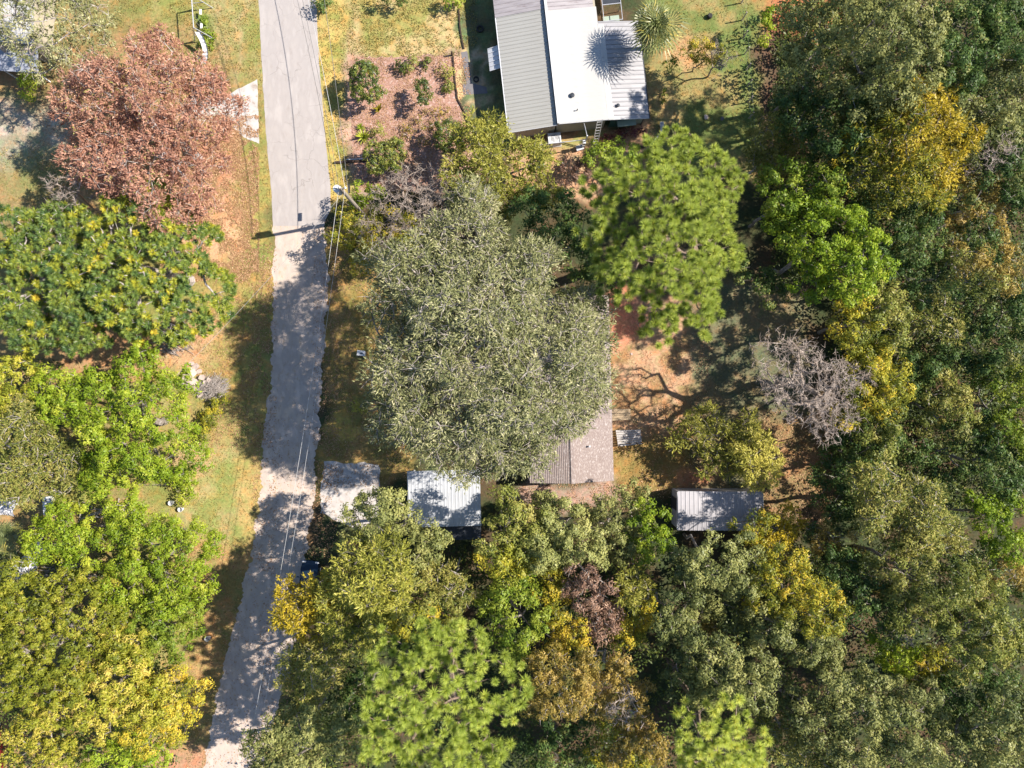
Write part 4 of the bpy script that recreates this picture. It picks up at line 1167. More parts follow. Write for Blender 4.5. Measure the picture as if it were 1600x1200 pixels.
def chest(px, py, sx, sy, h, rz, label, m='porcelain'):
    p = W(px, py, h)
    r = empty('storage_chest', (p.x, p.y, 0), rz, label, 'chest')
    MB().box((0, 0, h * 0.45), (sx, sy, h * 0.9)).build('chest_body', M['white_trim'], r)
    MB().box((0, 0, h * 0.95), (sx + 0.06, sy + 0.06, h * 0.1)).build('lid', M[m], r)
    for (a_, b_) in ((-0.2, 0.3), (0.25, 0.32), (0.05, -0.35)):
        MB().lathe([(0.07, 0), (0.07, 0.04), (0.001, 0.05)], (a_ * sx, b_ * sy, h), 8).build('cap', M['dark_metal'], r)
chest(76, 790, 1.05, 1.6, 0.9, R(4), 'white chest standing on grass between the left trees')
for (x, y, lb) in ((267, 786, 'white plastic bucket in the weeds beside the left lawn, upper one'), (282, 796, 'white plastic bucket in the weeds beside the left lawn, lower one'), (324, 998, 'white plastic bucket beside the shaded lower lane')):
    p = W(x, y, 0.3)
    r = empty('bucket', (p.x, p.y, 0), 0, lb, 'bucket', 'white buckets')
    MB().lathe([(0.001, 0), (0.19, 0), (0.23, 0.42), (0.21, 0.42), (0.18, 0.03), (0.001, 0.03)], (0, 0, 0), 14).build('pail', M['porcelain'], r)
    MB().tube([(0.23 * math.cos(t), 0.06, 0.42 + 0.12 * math.sin(t)) for t in [math.pi * i / 8 for i in range(9)]], 0.01, 4).build('handle', M['galv'], r)

def tarp(pts, zt, label, wid=0.9):
    V = []; n = 26; k = 7
    P = [W(*p, 0) for p in pts]
    for i in range(n + 1):
        t = i / n * (len(P) - 1); j = min(int(t), len(P) - 2); c = P[j].lerp(P[j + 1], t - j)
        d = (P[j + 1] - P[j]).normalized(); s = Vector((-d.y, d.x, 0))
        for q in range(k):
            u = (q / (k - 1) - 0.5) * 2
            z = zt * (1 - u * u) * (0.6 + 0.5 * float(vnoise(np.array([i * 0.9]), np.array([q * 1.3]))[0])) + 0.03 + random.uniform(0, 0.12)
            p = c + s * u * wid * (0.8 + 0.3 * random.random())
            V.append((p.x, p.y, z))
    F = [(i * k + q, i * k + q + 1, (i + 1) * k + q + 1, (i + 1) * k + q) for i in range(n) for q in range(k - 1)]
    return tag(MB().mesh(V, F).build('crumpled_tarp', M['tarp']), label, 'tarp')
tarp([(76, 846), (55, 862), (46, 878), (46, 893), (20, 893), (-14, 895)], 0.9, 'crumpled silvery tarp heap beside the fan palm leaves at the left', 0.75)
tarp([(-20, 797), (8, 790), (30, 795)], 0.9, 'grey white tarp at the left photo edge under the brownish tree', 0.8)

# ================================================================== VEHICLES
def car(loc, rz, m, label, cat, L=4.5, Wd=1.78, pickup=False):
    r = empty('parked_car' if not pickup else 'parked_truck', loc, rz, label, cat)
    # body from cross-sections along y
    sec = [(-L / 2, 0.42, 0.60, 0.80), (-L / 2 + 0.12, 0.28, 0.78, 0.93), (-L / 2 + 0.9, 0.24, 0.86, 1.0), (-0.2, 0.22, 0.90, 1.0), (L / 2 - 1.2, 0.24, 0.88, 1.0), (L / 2 - 0.3, 0.26, 0.78, 0.94), (L / 2, 0.40, 0.58, 0.78)]
    V = []; F = []
    hw = Wd / 2
    for (y, z0, z1, s) in sec:
        V += [(-hw * s * 0.92, y, z0), (-hw * s, y, (z0 + z1) / 2), (-hw * s * 0.9, y, z1), (0, y, z1 + 0.03), (hw * s * 0.9, y, z1), (hw * s, y, (z0 + z1) / 2), (hw * s * 0.92, y, z0)]
    for i in range(len(sec) - 1):
        for k in range(7):
            F.append((i * 7 + k, i * 7 + (k + 1) % 7, (i + 1) * 7 + (k + 1) % 7, (i + 1) * 7 + k))
    F += [tuple(range(7)), tuple(reversed(range((len(sec) - 1) * 7, len(sec) * 7)))]
    MB().mesh(V, F).build('body', m, r)
    # cabin: glass band and roof
    y0, y1, y2, y3 = (-1.75, -1.15, 0.45, 1.15) if not pickup else (-0.6, -0.4, 0.7, 1.25)
    a = [(-hw * .86, y0, .9), (hw * .86, y0, .9), (hw * .86, y3, .9), (-hw * .86, y3, .9)]
    b = [(-hw * .66, y1, 1.40), (hw * .66, y1, 1.40), (hw * .66, y2, 1.40), (-hw * .66, y2, 1.40)]
    MB().mesh(a + b, [(0, 1, 5, 4), (1, 2, 6, 5), (2, 3, 7, 6), (3, 0, 4, 7)]).build('windows', M['glass'], r)
    V = []
    for (yy, zz, s) in ((y1 - 0.03, 1.40, .66), (y1 + 0.15, 1.45, .63), (y2 - 0.2, 1.46, .63), (y2 + 0.03, 1.40, .66)):
        V += [(-hw * s, yy, zz), (-hw * s * .6, yy, zz + .03), (hw * s * .6, yy, zz + .03), (hw * s, yy, zz)]
    F = [(i * 4 + k, i * 4 + k + 1, i * 4 + k + 5, i * 4 + k + 4) for i in range(3) for k in range(3)]
    MB().mesh(V, F).build('roof', m, r)
    for sx in (-1, 1):
        for yy in ((y0, y1), (y3, y2)):
            MB().tube([(sx * hw * .85, yy[0], .91), (sx * hw * .66, yy[1], 1.42)], 0.035, 6).build('pillar', m, r)
        for yy in (-L / 2 + 0.85, L / 2 - 0.85):
            wl = MB().tube([(sx * (hw - 0.20), yy, 0.32), (sx * (hw - 0.01), yy, 0.32)], 0.32, 18).build('wheel', M['black_rubber'], r)
            MB().tube([(sx * (hw - 0.02), yy, 0.32), (sx * (hw + 0.005), yy, 0.32)], 0.19, 12).build('rim', M['aluminium'], wl)
        MB().box((sx * hw * .68, L / 2 - 0.1, .66), (0.34, 0.12, 0.12)).build('headlight', M['porcelain'], r)
        MB().box((sx * hw * .68, -L / 2 + 0.1, .68), (0.34, 0.12, 0.12)).build('tail_light', M['red_paint'], r)
        MB().box((sx * (hw + 0.08), 0.75, .95), (0.18, 0.1, 0.12)).build('mirror', m, r)
    if pickup:
        MB().box((0, -1.45, 0.93), (Wd * .8, 1.5, 0.06)).build('truck_bed', M['white_trim'], r)
        MB().box((0, 0.15, 1.49), (0.5, 0.9, 0.02)).build('roof_stripe', M['white_trim'], r)
    return r
p = W(485, 911, 0)
car((p.x, p.y, 0), R(-6), M['blue_paint'], 'dark blue car parked at the lane edge half hidden under the yellow tree', 'car')
p = W(-9, 1158, 0)
car((p.x, p.y, 0), R(9), M['red_paint'], 'red and white truck cut off by the left photo edge', 'truck', 4.9, 1.9, True)

# ================================================================== WIRE FENCE (right of the yard)
pts = [(1160, 60), (1163, 85), (1165, 110), (1167, 135), (1168, 160), (1170, 185), (1172, 210), (1174, 235)]
p0 = W(1172, -20)
fe = empty('wire_fence', (W(*pts[0]).x, W(*pts[0]).y, 0), 0, 'wire fence on grey posts between the shaded lawn and the woods', 'fence')
o0 = W(*pts[0])
for q in [(1158, 5), (1159, 32)] + pts:
    v = W(*q) - o0
    MB().tube([(v.x, v.y, 0), (v.x, v.y, 1.45)], 0.055, 6).build('post', M['pale_bark'], fe)
for z in (0.5, 1.3):
    MB().tube([W(*q) - o0 + Vector((0, 0, z)) for q in [(1158, 5), (1159, 32)] + pts], 0.004, 3, False).build('wire', M['galv'], fe)

# small things on the right lawn
for (x, y, s, lb) in ((1103, 184, .26, 'pale rock on the shaded right lawn'), (1128, 186, .2, 'dark rock on the shaded right lawn'), (987, 553, .12, 'white stone on the bare dirt yard')):
    chunk(x, y, s, 0.02, 'stone', M['rock'] if 'dark' not in lb else M['walk'], lb, None, 'rock')
p = W(1109, 25, 0.2)
tag(MB().lathe([(0.001, 0), (0.2, 0.03), (0.26, 0.16), (0.24, 0.3), (0.18, 0.38), (0.001, 0.36)], (0, 0, 0), 14).build('cauldron', M['black_rubber'], None, (p.x, p.y, 0)), 'round black pot on the lawn right of the palm', 'pot')
p = W(845, 258, 0.3)
r = empty('plastic_barrel', (p.x, p.y, 0), 0, 'teal plastic barrel peeking out of the shrubs below the house', 'barrel')
MB().lathe([(0.001, 0), (0.27, 0), (0.3, 0.25), (0.3, 0.6), (0.27, 0.85), (0.001, 0.86)], (0, 0, 0), 14).build('drum', M['teal_cloth'], r)
MB().lathe([(0.28, 0.86), (0.28, 0.9), (0.001, 0.91)], (0, 0, 0), 14).build('lid', M['teal_cloth'], r)
p = W(706, 84, 0.3)
tag(MB().tube([(p.x, p.y, 0), (p.x, p.y, 0.7)], [0.09, 0.08], 8).build('marker_post', M['dark_wood']), 'short dark post at the top corner of the mulch bed', 'post')

# ================================================================== TREES
T = tree
# ---- left side
T('sparse', [(20, 20, 60, 10), (75, 25, 60, 10.5), (110, 45, 60, 9.5), (80, 85, 45, 8.5), (135, 30, 40, 9)], 'thin grey green oak with bare pale limbs over the white roofed house', base=(40, 95), trunk_h=0.4, cov=1.25)
T('rust', [(230, 140, 85, 11), (165, 170, 70, 10), (300, 200, 75, 10), (220, 240, 85, 10.5), (290, 265, 60, 9), (150, 250, 50, 8.5), (250, 80, 45, 9.5), (345, 170, 35, 8.5)], 'large rust coloured tree with salmon leaves beside the concrete drive apron', cov=1.05, gap=0.06)
T('rosette', [(250, 400, 75, 9), (190, 360, 55, 9), (300, 450, 55, 8.5), (225, 470, 65, 8.5), (165, 430, 60, 9.5), (335, 440, 28, 7.5), (215, 320, 35, 8.5)], 'spreading tree of blue green and yellow leaf rosettes below the rust tree')
T('rosette', [(50, 400, 60, 8.5), (100, 450, 60, 9), (30, 470, 45, 8), (90, 360, 42, 8.5), (25, 345, 30, 7.5), (60, 520, 35, 7), (130, 510, 42, 7.5)], 'tree of blue green and yellow leaf rosettes cut by the left photo edge', tm=0.36)
T('bare', [(100, 300, 26, 8.5)], 'bare pale branched snag between the rust tree and the rosette leaved tree')
T('bare', [(150, 300, 16, 7.5)], 'small bare pale snag beside the forked snag at the rust tree')
T('bright', [(185, 640, 75, 9), (240, 660, 60, 8.5), (140, 640, 60, 8), (200, 700, 65, 8.5), (265, 690, 50, 7.5), (100, 620, 40, 7), (175, 740, 42, 7), (250, 615, 38, 7.5)], 'round dense bright green tree left of the debris heap', sp=0.9)
T('twiggy', [(30, 680, 50, 8), (80, 720, 42, 7.5), (35, 740, 48, 7.5), (100, 750, 28, 6.5)], 'brownish olive tree with pale twigs left of the round green tree', cov=1.5)
T('lime', [(15, 610, 38, 6.5), (35, 580, 26, 6), (0, 645, 30, 6)], 'small pale lime shrub tree at the left edge above the brownish olive tree')
T('bright', [(110, 830, 40, 6.5), (75, 850, 32, 6), (140, 860, 36, 6), (105, 800, 22, 5)], 'low bright green tree below the white chest')
T('bright', [(230, 850, 50, 7.5), (280, 870, 40, 7), (200, 900, 45, 7), (250, 920, 45, 7), (305, 850, 28, 6), (190, 830, 35, 6.5), (300, 910, 24, 5.5)], 'bright green tree beside the lane left of the blue car')
T('green', [(255, 970, 42, 6.5), (215, 985, 38, 6.5), (290, 950, 26, 5.5), (270, 1010, 36, 6)], 'mid green tree below the bright green lane side tree', tm=0.75)
T('lime', [(50, 1000, 70, 9), (120, 960, 55, 8.5), (100, 1040, 65, 9), (30, 930, 45, 8), (20, 1070, 50, 8.5), (165, 1000, 45, 8), (140, 925, 30, 7)], 'large lime green tree of many small clumps at the left edge', tm=0.35)
T('lime', [(180, 1060, 55, 8), (130, 1100, 50, 7.5), (225, 1080, 45, 7.5), (190, 1010, 35, 7.5), (85, 1110, 35, 7)], 'yellowish lime tree below the large lime green tree', tm=0.7)
T('goldgreen', [(250, 1110, 42, 6.5), (285, 1060, 36, 6), (220, 1140, 35, 6), (295, 1100, 22, 5), (270, 1150, 20, 4.5)], 'yellow and orange tinged tree at the lane edge, lower left', tm=0.68)
T('bright', [(195, 1175, 35, 5), (165, 1195, 30, 5), (235, 1190, 28, 4.5)], 'bright green shrub at the bottom edge left of the lane')
T('lime', [(50, 1150, 35, 4), (90, 1190, 30, 4), (30, 1195, 28, 4)], 'low yellow green thicket beside the red truck', tm=0.6, name='shrub', cat='shrub')
T('bright', [(48, 133, 17, 1.8)], 'small bright green shrub in the oak shade at the upper left', name='shrub', cat='shrub')
T('bright', [(88, 785, 10, 1.2), (290, 770, 14, 1.5), (283, 750, 16, 1.8)], 'low weeds around the white buckets', name='shrub', cat='shrub')
T('goldgreen', [(345, 630, 16, 1.0), (330, 650, 20, 1.2), (320, 675, 14, 1.0)], 'weedy shrub at the lower edge of the debris heap', name='shrub', cat='shrub')
T('green', [(326, 45, 12, 0.35), (323, 60, 10, 0.35)], 'patch of low green ground ivy right of the swing set', name='shrub', cat='shrub', tm=0.8)

# ---- centre
T('oak', [(690, 430, 85, 17.0), (640, 470, 60, 15.2), (735, 500, 95, 18.7), (640, 560, 70, 16.4), (760, 600, 90, 18.1), (690, 640, 80, 16.4), (860, 560, 80, 17.0), (852, 632, 66, 15.8),
          (790, 690, 60, 14.6), (635, 660, 50, 14.0), (800, 440, 75, 17.0), (915, 600, 45, 14.0), (730, 370, 60, 15.8), (605, 420, 36, 13.5), (925, 520, 40, 14.0), (715, 710, 45, 13.5), (620, 620, 40, 14.0), (840, 710, 30, 12.9), (915, 545, 42, 14.5), (898, 485, 40, 14.5), (905, 655, 24, 12.5), (925, 500, 32, 13.5), (912, 592, 40, 13)],
  'giant grey green spreading oak covering the middle of the photo', base=(745, 575), trunk_h=0.32)
T('feather', [(616, 632, 22, 8), (560, 632, 16, 7.5)], 'small light green sapling reaching out from the left side of the giant oak', cov=0.9)
T('dark', [(850, 380, 60, 10), (890, 430, 50, 10), (845, 330, 45, 9.5), (880, 350, 45, 9), (930, 445, 30, 9)], 'dark green oak in shadow between the giant oak and the big pine')
T('feather', [(750, 240, 48, 8), (815, 250, 48, 8), (770, 290, 55, 8.5), (830, 300, 40, 8), (720, 270, 30, 7), (760, 205, 25, 6), (845, 235, 20, 6.5)], 'yellow green tree touching the lower left corner of the metal roofed house')
T('bare', [(650, 320, 50, 7), (610, 310, 35, 6), (690, 310, 32, 7), (645, 280, 25, 6)], 'bare pale grey tree with a fan of fine twigs below the mulch bed')
T('bare', [(715, 325, 34, 7)], 'smaller bare brownish tree right of the pale grey bare tree')
T('goldgreen', [(545, 370, 30, 4.5), (585, 385, 34, 5), (600, 345, 28, 4.5), (545, 345, 22, 4), (635, 365, 30, 5), (560, 410, 20, 4)], 'brownish gold thicket at the lane edge under the utility pole', name='shrub', cat='shrub', tm=0.55, cov=0.9)
T('bare', [(600, 360, 35, 5.5)], 'leaning bare branches over the brownish gold thicket')
T('bright', [(565, 302, 22, 3.5), (585, 300, 16, 3.2), (560, 325, 15, 3)], 'bright green vine clump around the utility pole', name='shrub', cat='shrub')
T('pine', [(1000, 330, 75, 17), (1060, 280, 60, 16.5), (1060, 370, 85, 19), (1000, 410, 65, 16.5), (1060, 450, 62, 16), (1120, 340, 42, 14.5), (1130, 400, 38, 14), (945, 290, 38, 15), (1090, 480, 36, 13.5), (1045, 235, 40, 14.5), (1025, 500, 30, 12.5), (950, 370, 38, 15.5), (1145, 290, 26, 13)],
  'big bushy pine with light green needle tufts right of the giant oak', flat=0.55)
T('green', [(960, 238, 26, 3.2), (935, 248, 22, 3), (985, 245, 20, 3)], 'round green shrub below the ladder of the metal roofed house', name='shrub', cat='shrub', tm=0.75)
T('brown', [(905, 272, 22, 2.5), (890, 285, 14, 2.2), (880, 262, 10, 2)], 'dark reddish brown shrub left of the big pine', name='shrub', cat='shrub', tm=0.15)
T('purple', [(990, 207, 15, 0.9), (968, 213, 14, 0.9), (948, 218, 13, 0.9), (1003, 203, 8, 0.8)], 'low row of red and purple shrubs at the south wall of the metal roofed house', name='shrub', cat='shrub')
T('feather', [(1105, 680, 42, 4.9), (1150, 690, 45, 5.7), (1130, 720, 38, 4.9), (1080, 670, 22, 4.2)], 'small green tree between the shingled house and the metal shed', cov=0.75)
T('feather', [(1180, 728, 34, 4.9), (1170, 695, 26, 4.9), (1198, 715, 22, 4.6), (1192, 742, 20, 4.4)], 'pale yellow green crown over the right end of the metal shed', tm=0.98, cov=0.85)
T('bare', [(1235, 570, 45, 9.5), (1280, 600, 60, 10), (1300, 640, 40, 9), (1255, 630, 35, 9), (1215, 545, 28, 8.5), (1330, 590, 30, 9)], 'broad leafless tree of tangled pale grey twigs at the right yard')
T('goldgreen', [(1350, 580, 42, 9), (1375, 620, 40, 8.5), (1330, 640, 30, 8.5), (1390, 590, 25, 8)], 'yellow leaved tree growing through the right side of the leafless tree', tm=0.56)

# ---- upper right woods
T('twiggy', [(1205, 225, 38, 8), (1190, 260, 28, 7.5), (1225, 250, 25, 7.5)], 'tan olive tree at the woods edge beside the wire fence', cov=1.6, tm=0.75)
T('sage', [(1290, 60, 60, 12), (1250, 110, 42, 11), (1340, 70, 48, 12.5), (1300, 120, 48, 12)], 'grey green oak at the top edge right of the orange dirt')
T('sage', [(1400, 50, 60, 14), (1440, 90, 45, 13.5), (1390, 130, 50, 13.5), (1350, 20, 40, 13), (1430, 30, 42, 13)], 'tall olive oak at the top edge above the yellow tree', tm=0.62)
T('dark', [(1280, 190, 52, 9), (1330, 200, 42, 9.5), (1240, 170, 35, 8), (1300, 240, 35, 8)], 'dark oak in shade left of the yellow tree')
T('sage', [(1380, 190, 30, 11.5), (1350, 160, 32, 11.5)], 'small grey green crown between the tall olive oak and the yellow tree')
T('dark', [(1520, 40, 60, 12.5), (1480, 80, 40, 12), (1570, 50, 45, 12), (1500, 110, 42, 11.5)], 'dark green oak at the top edge near the right corner')
T('sage', [(1560, 170, 48, 11.5), (1500, 160, 38, 11), (1590, 130, 36, 11.5), (1530, 210, 40, 11), (1480, 130, 25, 11)], 'grey sage oak right of the yellow tree')
T('dark', [(1590, 250, 50, 10.5), (1560, 280, 35, 10), (1600, 310, 35, 10)], 'dark tree on the right photo edge below the grey sage oak')
T('yellow', [(1380, 230, 55, 12), (1440, 190, 48, 13), (1470, 240, 50, 12.5), (1410, 270, 50, 12), (1350, 260, 34, 11), (1500, 220, 28, 12), (1465, 150, 30, 12), (1440, 300, 35, 11)], 'large golden yellow tree in the upper right woods', mix=('goldgreen', 0.45), tm=0.5)
T('green', [(1235, 310, 50, 9), (1280, 300, 42, 9), (1200, 300, 28, 7.5)], 'deep green tree right of the big pine', tm=0.6)
T('bright', [(1290, 380, 62, 10.5), (1330, 420, 45, 10), (1240, 370, 40, 9), (1280, 440, 38, 9), (1350, 380, 26, 9.5), (1260, 330, 30, 9.5)], 'vivid green round tree right of the big pine', tm=0.42)
T('dark', [(1400, 340, 48, 9), (1430, 390, 45, 9), (1390, 410, 35, 8.5), (1450, 440, 40, 8.5), (1350, 320, 25, 8.5)], 'dark olive tree right of the vivid green round tree')
T('gold', [(1500, 320, 45, 10), (1545, 350, 42, 10), (1470, 350, 30, 9.5), (1520, 290, 30, 10), (1570, 400, 30, 9.5)], 'brownish gold tree near the right photo edge', mix=('dark', 0.35))
T('bare', [(1530, 250, 26, 10.5), (1560, 235, 20, 10.5)], 'small bare grey snag right of the golden yellow tree')
T('gold', [(1520, 420, 38, 9), (1550, 440, 34, 9), (1495, 400, 24, 8.5)], 'orange brown tree with pale limbs below the brownish gold tree', mix=('twiggy', 0.4))
T('olive', [(1365, 480, 42, 8.5), (1330, 510, 38, 8), (1395, 520, 38, 8), (1350, 540, 30, 7.5), (1400, 475, 22, 8)], 'olive gold tree above the leafless tree', mix=('goldgreen', 0.4), tm=0.6)
T('twiggy', [(1455, 490, 32, 7.5), (1480, 510, 24, 7), (1430, 500, 20, 7)], 'small pale olive tree right of the olive gold tree', cov=1.6)
T('dark', [(1560, 500, 48, 8.5), (1590, 550, 42, 8.5), (1520, 540, 38, 8), (1590, 460, 30, 8.5), (1480, 560, 30, 7)], 'dark shaded tree at the right photo edge above mid height')
T('dark', [(1190, 435, 32, 4.5), (1215, 460, 26, 4), (1165, 430, 22, 4)], 'low shaded shrub in the yard below the big pine', name='shrub', cat='shrub')
T('dark', [(1410, 560, 30, 5), (1440, 590, 32, 5.5), (1420, 620, 25, 5)], 'low dark tree tucked right of the yellow leaved tree')
T('olive', [(1470, 610, 36, 8), (1500, 650, 30, 7.5), (1440, 640, 26, 7.5), (1450, 665, 20, 7)], 'olive yellow tree left of the right photo edge at mid height', tm=0.65)
T('green', [(1575, 620, 42, 8.5), (1590, 670, 34, 8), (1545, 600, 24, 7.5)], 'fresh green tree on the right photo edge at mid height', tm=0.75)
T('dark', [(1520, 700, 46, 7.5), (1560, 740, 42, 7.5), (1480, 720, 38, 7), (1590, 710, 32, 7.5), (1430, 690, 34, 6.5)], 'dark twiggy tree in shade right of the woods clearing')
T('dark', [(1340, 690, 40, 5.5), (1310, 740, 38, 5), (1350, 740, 38, 5.5), (1300, 790, 32, 5), (1330, 800, 32, 5), (1380, 680, 30, 6)], 'low blue green tree in shade below the leafless tree')
T('olive', [(1375, 690, 26, 7), (1395, 665, 24, 7)], 'small olive crown below the yellow leaved tree')
T('twiggy', [(1400, 790, 50, 9), (1450, 800, 45, 9), (1420, 830, 42, 8.5), (1370, 760, 32, 8.5), (1480, 830, 30, 8), (1375, 810, 28, 8.5)], 'pale olive tree with fine twigs in the right woods', cov=1.7, tm=0.72)
T('bright', [(1550, 820, 38, 8), (1580, 850, 30, 7.5), (1530, 790, 25, 7.5), (1570, 790, 20, 7)], 'bright green tree at the right photo edge below the dark twiggy tree', tm=0.4)
T('gold', [(1580, 900, 38, 8.5), (1540, 890, 26, 8)], 'brownish tree at the right photo edge below the bright green one', mix=('dark', 0.5))

# ---- lower right woods
T('yellow', [(1217, 834, 32, 5.6), (1237, 814, 22, 5.2), (1204, 864, 24, 5.6)], 'orange yellow tree at the lower right corner of the metal shed', mix=('gold', 0.4))
T('goldgreen', [(1190, 815, 16, 6.5), (1170, 830, 20, 6.5)], 'small olive gold bush against the lower wall of the metal shed')
T('goldgreen', [(1225, 920, 45, 9.5), (1270, 950, 42, 9.5), (1195, 900, 32, 9), (1290, 925, 24, 9), (1230, 880, 25, 8.5)], 'yellow and green tree in the lower right woods', tm=0.6)
T('gold', [(1290, 850, 26, 6.5), (1320, 860, 24, 6.5), (1275, 830, 18, 6)], 'small brown gold tree in the clearing below the shade yard', mix=('dark', 0.4))
T('dark', [(1310, 900, 35, 7.5), (1350, 930, 36, 8), (1380, 960, 34, 8), (1340, 970, 28, 7.5)], 'dark gap filling tree right of the yellow and green tree', tm=0.35)
T('olive', [(1430, 890, 48, 10), (1480, 920, 48, 10.5), (1400, 870, 32, 9.5), (1450, 950, 40, 10), (1510, 900, 30, 9.5)], 'broad green oak in the right woods below the pale olive tree', tm=0.55)
T('olive', [(1540, 980, 52, 10.5), (1500, 1010, 42, 10), (1580, 1000, 40, 10.5), (1540, 940, 32, 10)], 'green oak near the right photo edge in the lower woods', tm=0.5)
T('gold', [(1395, 920, 20, 8.5), (1420, 950, 16, 8)], 'small golden crown between the green oaks of the lower right woods')
T('bare', [(1412, 978, 24, 8.5)], 'small grey bare snag in the lower right woods')
T('bright', [(1370, 1010, 22, 6.5), (1400, 1030, 26, 6.5), (1420, 1010, 18, 6.5)], 'bright green low tree below the small grey snag', tm=0.6)
T('goldgreen', [(1455, 1040, 30, 8), (1430, 1060, 24, 7.5)], 'yellow green tree beside the bright green low tree')
T('sage', [(1240, 1000, 50, 11), (1200, 980, 38, 10.5), (1280, 1020, 36, 10.5), (1180, 1010, 28, 10)], 'grey sage oak below the yellow and green tree')
T('sage', [(1265, 1110, 42, 10.5), (1300, 1080, 35, 10.5), (1240, 1080, 28, 10), (1290, 1140, 32, 10)], 'round grey sage oak at the lower right, second from the pale pine')
T('sage', [(1370, 1100, 55, 11.5), (1420, 1140, 55, 11.5), (1350, 1160, 48, 11.5), (1400, 1190, 48, 11), (1440, 1090, 30, 11), (1340, 1060, 30, 10.5)], 'largest grey sage oak at the bottom edge of the right woods', tm=0.58)
T('dark', [(1510, 1090, 45, 9.5), (1550, 1070, 42, 9.5), (1490, 1130, 38, 9), (1540, 1120, 38, 9)], 'dark green tree right of the largest grey sage oak')
T('sage', [(1560, 1150, 45, 10.5), (1590, 1100, 38, 10.5), (1520, 1180, 35, 10), (1590, 1190, 35, 10)], 'grey green tree in the bottom right corner')
T('twiggy', [(1200, 1130, 30, 8), (1230, 1160, 28, 8), (1260, 1190, 30, 8), (1300, 1190, 25, 8)], 'sparse olive tree right of the pale pine at the bottom edge', cov=1.6)
T('sage', [(1135, 880, 44, 9.5), (1105, 888, 40, 9.5), (1150, 900, 36, 9), (1075, 872, 24, 8.5), (1170, 874, 22, 8.5)], 'grey sage oak below the metal shed')
T('sage', [(1120, 930, 34, 9), (1140, 980, 32, 9), (1100, 960, 26, 8.5), (1160, 950, 26, 8.5)], 'grey green oak between the orange tree and the yellow green tree')
T('sage', [(1060, 890, 30, 8), (1050, 940, 30, 8), (1060, 1000, 32, 8.5), (1070, 1060, 34, 8.5), (1045, 970, 24, 8)], 'narrow column of blue grey foliage in shade below the metal shed', tm=0.35)
T('sage', [(1130, 1050, 45, 10), (1170, 1080, 42, 10.5), (1110, 1090, 32, 9.5), (1190, 1050, 30, 10), (1100, 1020, 25, 9)], 'grey green oak above the pale pine', tm=0.55)
T('gold', [(1120, 985, 18, 8), (1135, 1005, 18, 8)], 'little brownish gold crown between grey oaks at the lower middle')

# ---- bottom middle
T('sage', [(578, 818, 34, 9), (600, 790, 36, 9), (590, 840, 38, 9), (630, 855, 44, 9), (672, 850, 30, 8.5), (640, 812, 26, 8.5), (640, 880, 30, 8.5), (548, 848, 26, 8)], 'grey green oak around the left corner of the white carport', tm=0.6)
T('yellow', [(452, 925, 22, 8), (455, 948, 32, 8.5), (480, 965, 32, 8.5), (500, 930, 24, 9)], 'golden yellow tree over the lane beside the blue car')
T('feather', [(566, 886, 44, 10), (590, 930, 52, 10.5), (540, 930, 42, 10), (600, 880, 40, 10), (530, 980, 34, 9.5), (570, 980, 34, 9.5)], 'light green feathery tree right of the golden yellow tree')
T('olive', [(650, 930, 45, 9), (640, 970, 36, 9), (690, 960, 36, 8.5), (655, 900, 28, 8.5)], 'yellow flecked olive tree right of the feathery tree', mix=('goldgreen', 0.5), tm=0.6)
T('twiggy', [(700, 900, 26, 7), (720, 925, 20, 7)], 'small pinkish grey tree below the white carport', cov=1.5, tm=0.85)
T('twiggy', [(470, 1025, 32, 8), (500, 1050, 34, 8.5), (460, 1060, 24, 7.5), (520, 1015, 28, 8), (480, 1090, 22, 7.5)], 'brownish grey twiggy tree at the lane below the golden yellow tree', cov=1.5, tm=0.8)
T('sage', [(450, 1150, 50, 9.5), (500, 1130, 42, 9.5), (410, 1170, 36, 9), (480, 1185, 46, 9.5), (540, 1160, 32, 9), (430, 1195, 36, 9)], 'grey green oak at the bottom edge beside the lane', tm=0.6)
T('dark', [(560, 1070, 32, 7.5), (550, 1110, 30, 7.5), (590, 1100, 28, 7.5)], 'dark tree in the gap left of the lower pine')
T('pine', [(700, 1050, 70, 18), (640, 1080, 60, 17), (760, 1080, 55, 17), (700, 1120, 70, 18), (620, 1140, 45, 15.5), (770, 1140, 45, 16), (690, 1180, 60, 16.5), (620, 1030, 40, 15), (680, 1000, 40, 15), (600, 1180, 36, 14.5), (750, 1190, 45, 15.5)],
  'large pine with round needle tufts at the bottom edge of the photo', flat=0.5, gap=0.05)
T('olive', [(800, 815, 42, 8.5), (768, 868, 36, 8.5), (805, 865, 38, 8.5), (785, 785, 26, 8)], 'olive oak at the right side of the white carport', mix=('goldgreen', 0.3), tm=0.6)
T('sage', [(850, 792, 22, 6), (925, 796, 24, 6), (870, 820, 42, 8.5), (900, 860, 36, 8.5), (850, 850, 32, 8.5), (885, 790, 24, 7.5)], 'grey olive oak below the shingled house', tm=0.65)
T('sage', [(960, 810, 38, 8.5), (930, 840, 34, 8.5), (985, 790, 28, 8), (970, 850, 30, 8), (1010, 830, 24, 8)], 'grey green oak left of the metal shed', tm=0.65)
T('bright', [(1020, 815, 28, 7.5), (1030, 850, 26, 7.5), (1000, 860, 22, 7), (1005, 800, 16, 7)], 'bright green tree at the left end of the metal shed', tm=0.4)
T('green', [(780, 950, 40, 8), (820, 970, 38, 8), (800, 990, 34, 8), (770, 985, 24, 7.5)], 'vivid green tree above the lower pine', tm=0.8)
T('green', [(815, 890, 28, 7.5), (840, 920, 22, 7), (790, 890, 24, 7)], 'small green tree between the olive oaks and the brown tree', tm=0.65)
